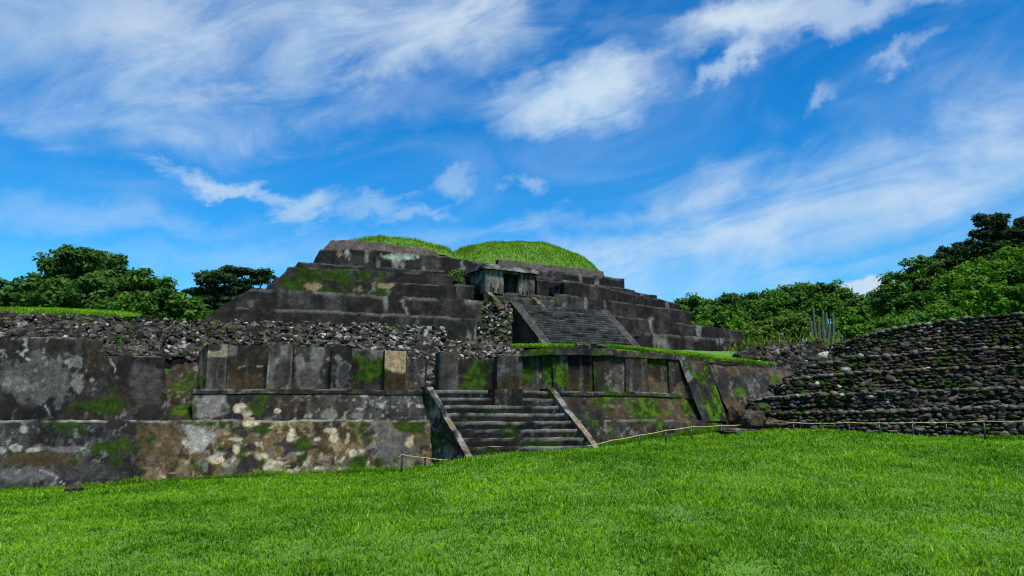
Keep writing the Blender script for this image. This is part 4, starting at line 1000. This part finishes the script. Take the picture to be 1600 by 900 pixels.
ORD = ['first', 'second', 'third', 'fourth', 'fifth', 'sixth', 'seventh', 'eighth', 'ninth', 'tenth', 'eleventh', 'twelfth', 'thirteenth', 'fourteenth']
def fence_post(px, ytop, D, label, group):
    top = at(px, ytop, D); g = float(ground_z(top[0], top[1])); base = np.array([top[0], top[1], g-.12])
    e = empty('rope_post', label, 'post', group, loc=(base[0], base[1], g)); L = np.array([base[0], base[1], g])
    a = ([], [], []); tube(a, base-L, top-L+np.array([0, 0, .01]), .024, .022); tbuild('shaft', a, M_POST, e)
    a = ([], [], []); tube(a, top-L+np.array([0, 0, .008]), top-L+np.array([0, 0, .035]), .026, .014); tbuild('cap', a, M_POST, e)
    a = ([], [], []); th = np.linspace(0, 2*np.pi, 9)
    for t0, t1 in zip(th[:-1], th[1:]):
        c_ = top-L-np.array([0, 0, .03]); tube(a, c_+.024*np.array([math.cos(t0), math.sin(t0), 0]), c_+.024*np.array([math.cos(t1), math.sin(t1), 0]), .008, .008, 5)
    tbuild('rope_loop', a, M_ROPE, e)
    return top-np.array([0, 0, .03])+np.array([0, -.028, 0])
def rope(pts, label, sag=.02):
    a = ([], [], [])
    for p, q in zip(pts[:-1], pts[1:]):
        m = max(4, int(ln(p, q)/.25)); prev = p
        for k in range(1, m+1):
            t = k/m; c_ = p*(1-t)+q*t-np.array([0, 0, sag*4*t*(1-t)]); tube(a, prev, c_, .0105, .0105, 6); prev = c_
    return tag(tbuild('rope', a, M_ROPE), label, 'rope')
RP = [(955.5, 686, 18.5), (999, 678, 19.0), (1040, 670.5, 19.4), (1080, 665, 19.9), (1127, 663, 20.2), (1162.6, 661.5, 20.5), (1198, 660.5, 20.6), (1239.5, 658.5, 20.6), (1282, 659.5, 20.6), (1326, 658, 20.4), (1373.6, 659, 20.2), (1425, 658, 20.0), (1477.6, 658, 19.8), (1536.6, 656, 19.5), (1598.5, 656, 19.2), (1668, 655.5, 18.9)]
tops = [at(918, 697, 18.2)]
for k, (x, y, D) in enumerate(RP):
    lb = (ORD[k]+' black post of the rope fence counting from the stairway' if k < 14 else ('black post of the rope fence at the right picture edge' if k == 14 else 'black post of the rope fence beyond the right picture edge'))
    tops.append(fence_post(x, y, D, lb, 'black posts of the right rope fence'))
rope(tops, 'yellow rope strung along the black posts from the stairway to the right edge', .012)
t1_ = fence_post(628, 708, 17.6, 'black post of the short rope left of the stairway, at the brown wall', 'black posts of the left rope fence')
t2_ = fence_post(664.5, 713, 17.3, 'black post half hidden by the lawn, nearest the stairway left ramp', 'black posts of the left rope fence')
rope([t1_+np.array([-.05, .0, -.05]), t1_, t2_, at(700, 719, 16.9)], 'short yellow rope between two posts left of the stairway', .008)

# ------------------------------------------------------------------ trees
def limb_mesh(paths):
    a = ([], [], [])
    for pts, r0, r1 in paths:
        m = len(pts)-1
        for k in range(m): tube(a, pts[k], pts[k+1], r0+(r1-r0)*k/m, r0+(r1-r0)*(k+1)/m, 7)
    return a
def bend(p, q, amt, n=5, sd=0):
    r = np.random.default_rng(sd); p = np.asarray(p, float); q = np.asarray(q, float); out = [p]
    for k in range(1, n): t = k/n; out.append(p*(1-t)+q*t+r.normal(0, amt, 3)*math.sin(math.pi*t))
    return out+[q]
def leaves(centers, rad, n_per, size, droop, c_lo, c_hi, sd, flat=.6, upb=.7):
    r = np.random.default_rng(sd); m = len(centers); N = m*n_per
    ci = np.repeat(np.arange(m), n_per); d = r.normal(size=(N, 3)); d /= np.linalg.norm(d, axis=1)[:, None]
    rr = (r.random(N)**.45)[:, None]; C = centers[ci]+d*rr*rad[ci][:, None]*np.array([1, 1, flat])
    nrm = d*.7+np.array([0, 0, upb])+r.normal(0, .45, (N, 3)); nrm /= np.linalg.norm(nrm, axis=1)[:, None]
    a = np.cross(nrm, r.normal(size=(N, 3))); a /= np.linalg.norm(a, axis=1)[:, None]; b = np.cross(nrm, a)
    s = size*r.uniform(.65, 1.3, N)[:, None]; a = a*s; b = b*s*.48
    V = np.stack([C-a, C+b-nrm*s*.10, C+a*1.05-np.array([0, 0, droop])*s, C-b-nrm*s*.10], 1)
    i = np.arange(N)*4; Q = np.stack([i, i+1, i+2, i+3], -1)
    ct = r.random(m)[ci]; t = np.clip(.50*ct+.42*r.random(N)+.15*d[:, 2]+.5*(fbm(centers*.45, 320, 3)[ci]-.5), 0, 1)[:, None]
    c = np.asarray(c_lo)*(1-t)+np.asarray(c_hi)*t
    y = r.random(N) < .03; c[y] = c[y]*np.array([1.8, 1.35, 1.0])
    return V.reshape(-1, 3), Q, np.repeat(c[:, None], 4, 1).reshape(-1, 3)
def tree(name, label, lobes, D, base_px, zbase, leaf=.16, n_per=46, clump=.55, dens=1.0, c_lo=(.018, .050, .010), c_hi=(.060, .135, .022), flat=.6, depth=.8, trunk_r=.22, group=None, sd=0, core=True, cat='tree', gappy=0.0):
    """lobes: (px, py, rx px, ry px, depth offset) ellipsoids of the crown as seen from the lawn"""
    r = np.random.default_rng(900+sd); base = at(base_px, 500, D); base[2] = zbase
    e = empty(name, label, cat, group, loc=tuple(base)); k_ = D/F
    cen, rad, tips = [], [], []
    for (x, y, rx, ry, dd) in lobes:
        c = at(x, y, D+dd); rx3, rz3 = rx*k_, ry*k_; ry3 = rx3*depth
        area = 4*math.pi*((rx3*rz3)**1.6/3+(rx3*ry3)**1.6/3+(ry3*rz3)**1.6/3)**(1/1.6)
        m = max(6, int(area/(clump**2)*.62*dens))
        d = r.normal(size=(m, 3)); d /= np.linalg.norm(d, axis=1)[:, None]; d[:, 2] = np.where(d[:, 2] < -.55, -d[:, 2], d[:, 2])
        s = r.uniform(.66, 1.04, m)*(1+.22*(fbm(d*2.1+sd*3.7+x, 300, 3)-.5)*2)
        if core: s[: m//4] *= r.uniform(.4, .75, m//4)
        pts = c+d*s[:, None]*np.array([rx3, ry3, rz3])
        if gappy: pts = pts[fbm(pts*.9, 310+sd, 3) > .36+gappy*.2]
        cen.append(pts); rad.append(r.uniform(.65, 1.25, len(pts))*clump); tips.append((c, rx3, rz3, d, pts))
    cen = np.concatenate(cen); rad = np.concatenate(rad)
    V, Q, C = leaves(cen, rad, n_per, leaf, .25, c_lo, c_hi, 1300+sd, flat)
    mesh_np('crown', V-base, Q, None, C, M_LEAF, e)
    # trunk and limbs reach into every lobe
    low = min(float(t[0][2]) for t in tips); fork = np.array([base[0], base[1], max(zbase+.8, zbase+(low-zbase)*.55)])
    paths = [(bend(base-np.array([0, 0, .3]), fork, .08, 5, sd), trunk_r, trunk_r*.75)]; br = []
    for j, (c, rx3, rz3, d, pts) in enumerate(tips):
        br.append((bend(fork, c, .25, 6, sd*7+j), trunk_r*.55, trunk_r*.18))
        for q in range(min(7, len(pts))): br.append((bend(c, pts[(q*5) % len(pts)], .12, 4, sd*9+j*11+q), trunk_r*.16, .02))
    tbuild('trunk', limb_mesh(paths), M_BARK, e); e.children[-1].location = -base
    a = limb_mesh(br); o = tbuild('branches', a, M_BARK, e)
    o.location = -base
    for ch in e.children:
        if ch.name.startswith('trunk'): ch.location = -base
    return e
DK_LO, DK_HI = (.016, .050, .010), (.074, .165, .024)
MD_LO, MD_HI = (.020, .070, .008), (.095, .215, .020)
BR_LO, BR_HI = (.028, .095, .005), (.110, .255, .016)
LG = 'trees behind the left rubble bank'; RG = 'trees along the wooded rise at the right'
tree('broadleaf_tree', 'broad rounded tree with the tallest crown of those left of the pyramid', [(130, 432, 62, 40, 0), (165, 420, 40, 28, 1), (112, 410, 40, 22, -1), (75, 462, 62, 36, 1.5), (150, 470, 80, 40, -2), (95, 470, 60, 34, -2.5), (185, 455, 40, 34, -1)], 56, 135, 1.5, .21, 44, .60, 1.0, DK_LO, DK_HI, .65, trunk_r=.35, group=LG, sd=1)
tree('broadleaf_tree', 'tree at the far left picture edge beside the taller round crown', [(20, 470, 46, 28, 0), (-40, 468, 50, 36, 1), (50, 485, 40, 22, 0)], 58, 10, 1.5, .20, 42, .58, 1.0, DK_LO, DK_HI, .65, trunk_r=.28, group=LG, sd=2)
tree('broadleaf_tree', 'lower tree with pointed crown between the round tree and the pyramid corner', [(236, 462, 36, 32, 0), (222, 440, 22, 18, 0), (265, 480, 40, 28, -.5), (218, 486, 44, 26, -1), (296, 492, 32, 20, -.5)], 53, 240, 1.5, .19, 42, .55, 1.0, DK_LO, MD_HI, .65, trunk_r=.25, group=LG, sd=3)
tree('spreading_tree', 'dark flat layered tree partly behind the left corner of the pyramid', [(350, 440, 46, 9, 0), (395, 428, 34, 7, 1), (330, 430, 28, 7, -1), (312, 458, 34, 8, 0), (362, 456, 46, 10, 1), (410, 440, 30, 9, 1), (340, 472, 44, 10, 0), (378, 470, 40, 12, 1), (352, 486, 44, 12, 0), (368, 422, 24, 6, 0)], 62, 360, 1.5, .15, 38, .50, 1.15, (.014, .042, .014), (.046, .105, .026), .42, trunk_r=.3, group=LG, sd=4, gappy=.3)
# wooded rise at the right, far to near
RT_ = [
 ('far tree just right of the pyramid low corner', [(1085, 482, 34, 18, 0), (1112, 490, 30, 22, -1), (1072, 505, 30, 26, 0)], 88, 1090, DK_LO, MD_HI, .24, .75),
 ('far dark tree with flat crown, second right of the pyramid', [(1140, 480, 34, 18, 0), (1160, 474, 26, 12, 1), (1130, 506, 40, 26, -1)], 86, 1142, DK_LO, DK_HI, .24, .75),
 ('light green tree just right of the pyramid base corner', [(1120, 510, 36, 26, 0), (1096, 522, 28, 20, -1), (1150, 526, 34, 20, 0)], 74, 1122, MD_LO, BR_HI, .20, .62),
 ('far tree with jagged top between the pyramid and the cactus', [(1200, 474, 34, 18, 0), (1180, 490, 38, 22, 0), (1218, 468, 22, 14, 1)], 82, 1196, DK_LO, MD_HI, .23, .7),
 ('broad mid green tree above the cactus', [(1245, 468, 38, 24, 0), (1228, 490, 40, 24, -1), (1262, 458, 26, 16, 0), (1276, 492, 34, 26, 0)], 72, 1248, MD_LO, MD_HI, .20, .62),
 ('rounded tree rising right of the cactus', [(1300, 464, 32, 22, 0), (1316, 480, 34, 26, 0), (1292, 486, 28, 22, -1)], 70, 1304, DK_LO, MD_HI, .19, .6),
 ('leafy tree filling the gap between the pyramid corner and the bright bushy tree', [(1176, 508, 34, 26, 0), (1200, 500, 30, 24, 0), (1166, 526, 34, 20, 0)], 76, 1180, DK_LO, MD_HI, .21, .62),
 ('small bright bushy tree behind the cactus', [(1215, 518, 34, 22, 0), (1244, 508, 38, 20, 0), (1262, 522, 26, 20, -1), (1190, 530, 30, 18, 0)], 52, 1235, (.045, .085, .012), (.125, .205, .026), .13, .42),
 ('tree below the white cloud at the skyline', [(1350, 488, 38, 24, 0), (1336, 506, 40, 26, -1), (1378, 478, 34, 24, 0), (1388, 500, 36, 26, 0)], 64, 1360, DK_LO, MD_HI, .18, .58),
 ('large leaved tree right of the white cloud', [(1418, 446, 36, 26, 0), (1444, 428, 34, 24, 0), (1400, 470, 40, 26, -1), (1446, 462, 46, 34, 0), (1420, 490, 52, 30, -1)], 58, 1428, DK_LO, MD_HI, .18, .56),
 ('dark tree on the skyline with open feathery crown', [(1490, 404, 32, 18, 0), (1508, 388, 24, 12, 0), (1470, 420, 28, 18, 0), (1500, 425, 40, 22, 1), (1520, 408, 26, 20, 1), (1476, 445, 40, 22, 0)], 60, 1492, (.012, .034, .014), (.034, .078, .024), .16, .5),
 ('tallest open tree at the right with flat sprays against the sky', [(1552, 347, 26, 11, 0), (1540, 366, 24, 10, 0), (1570, 368, 26, 13, 0), (1540, 390, 36, 12, 0), (1582, 392, 36, 16, 1), (1560, 410, 46, 20, 0), (1606, 350, 24, 12, 0), (1532, 342, 12, 6, 0), (1600, 378, 30, 16, 0), (1610, 410, 40, 24, 0)], 56, 1560, (.010, .028, .012), (.030, .068, .022), .15, .46),
 ('bright green bushy tree nearest the top of the terraces', [(1545, 440, 62, 36, 0), (1510, 462, 52, 34, -1), (1590, 430, 50, 40, 0), (1500, 488, 50, 24, -1.5), (1560, 478, 56, 26, -1.5), (1470, 500, 40, 18, -2)], 44, 1545, BR_LO, BR_HI, .12, .42),
 ('bright green tree cut off by the right picture edge', [(1650, 440, 70, 46, 0), (1620, 475, 60, 30, -1), (1700, 400, 70, 60, 1)], 43, 1650, BR_LO, BR_HI, .12, .42),
 ('leafy green shrub mass behind the terrace top left end', [(1400, 515, 44, 18, 0), (1360, 524, 40, 18, 0), (1440, 508, 40, 18, 0), (1330, 512, 26, 20, 0), (1314, 530, 24, 20, 0), (1290, 536, 24, 16, 0)], 42, 1390, MD_LO, BR_HI, .12, .40),
 ('dark tall tree beyond the right picture edge', [(1660, 360, 60, 40, 0), (1720, 330, 70, 50, 1)], 62, 1670, DK_LO, DK_HI, .2, .6),
]
for k, (lb, lobes, D, bx, lo, hi, lf, cl) in enumerate(RT_):
    open_ = 'open' in lb
    tree('broadleaf_tree', lb, lobes, D, bx, .9, lf, 42, cl, .95 if not open_ else 1.25, lo, hi, .65 if not open_ else .5, group=RG, sd=20+k, trunk_r=.25)
# low undergrowth closing the view under the crowns
r2 = np.random.default_rng(77); n = 900
cx = r2.uniform(1050, 1700, n); cD = r2.uniform(58, 96, n); cen = np.array([at(x, 520, d) for x, d in zip(cx, cD)]); cen[:, 2] = r2.uniform(1.0, 9.0, n)*np.clip(cD/85, .6, 1)
V, Q, C = leaves(cen, r2.uniform(.8, 1.5, n), 44, .26, .2, DK_LO, MD_HI, 778, .8)
tag(mesh_np('undergrowth', V, Q, None, C, M_LEAF), 'dense dark undergrowth between the trunks of the wood at the right', 'undergrowth', kind='stuff')
n = 760; cx = r2.uniform(-200, 420, n); cD = r2.uniform(54, 74, n); cen = np.array([at(x, 520, d) for x, d in zip(cx, cD)]); cen[:, 2] = r2.uniform(3.0, 8.9, n)
V, Q, C = leaves(cen, r2.uniform(.8, 1.4, n), 44, .26, .2, DK_LO, DK_HI, 779, .8)
tag(mesh_np('undergrowth', V, Q, None, C, M_LEAF), 'dark undergrowth behind the trees at the left', 'undergrowth', kind='stuff')

# ferny growth on the steps left of the temple
c0 = np.array([at(x, y, 47.2) for x, y in [(702, 440), (710, 436), (716, 441), (708, 430), (714, 426), (720, 446), (700, 447)]])
V, Q, C = leaves(c0, np.full(len(c0), .42), 60, .13, .3, DK_LO, MD_HI, 4242, .9)
tag(mesh_np('fern_patch', V, Q, None, C, M_LEAF), 'dark green ferny plants growing on the pyramid steps just left of the temple', 'plant')

# ------------------------------------------------------------------ cacti
def cactus(label, stems, D, ybase):
    e = empty('column_cactus', label, 'cactus', 'columnar cacti', loc=tuple(at(stems[0][0], ybase, D)))
    for j, (xb, xt, yt, w, dd) in enumerate(stems):
        b = at(xb, ybase+14, D+dd); t = at(xt, yt, D+dd); r0 = w*D/F*.5; m, n = 14, 24; Vs = []
        for k in range(m+1):
            f = k/m; c_ = b*(1-f)+t*f; c_ = c_+np.array([(xt-xb)*D/F*(.25*math.sin(math.pi*f)), 0, 0])
            rr = r0*(.75+.3*math.sin(math.pi*min(1, f*1.2)))*(1 if f < .9 else math.sqrt(max(.02, 1-((f-.9)/.1)**2)))*(1+.06*math.sin(k*2.1+j))
            th = np.linspace(0, 2*np.pi, n, endpoint=False); rib = rr*(1+.20*np.cos(th*8))
            Vs.append(np.stack([c_[0]+rib*np.cos(th), c_[1]+rib*np.sin(th), np.full(n, c_[2])], -1))
        V = np.concatenate(Vs)-np.array(e.location); i = np.arange(n); jn = (i+1) % n
        Q = np.concatenate([np.stack([i+k*n, jn+k*n, jn+(k+1)*n, i+(k+1)*n], -1) for k in range(m)])
        mesh_np('stem', V, Q, None, None, M_CACT, e, True)
cactus('tall clump of grey green columnar cactus stems rising behind the rubble heap', [(1285, 1286, 484, 5, 0), (1282, 1271, 479, 4.2, .2), (1279, 1267, 500, 5, -.2), (1277, 1264, 512, 5, 0), (1290, 1291, 488, 5, .3), (1293, 1302, 490, 4.6, 0), (1296, 1303, 503, 5, -.3), (1288, 1296, 507, 5, -.4), (1283, 1279, 496, 5, .4), (1299, 1310, 515, 5, .2), (1286, 1288, 515, 5.5, -.5), (1274, 1268, 523, 5, -.4)], 31, 545)
cactus('smaller clump of columnar cactus stems at the left end of the terraces', [(1318, 1316, 523, 4.5, 0), (1321, 1324, 531, 4.5, .1), (1324, 1331, 538, 4.5, 0), (1314, 1309, 533, 4.5, .2), (1320, 1320, 540, 5, -.2)], 28.5, 562)
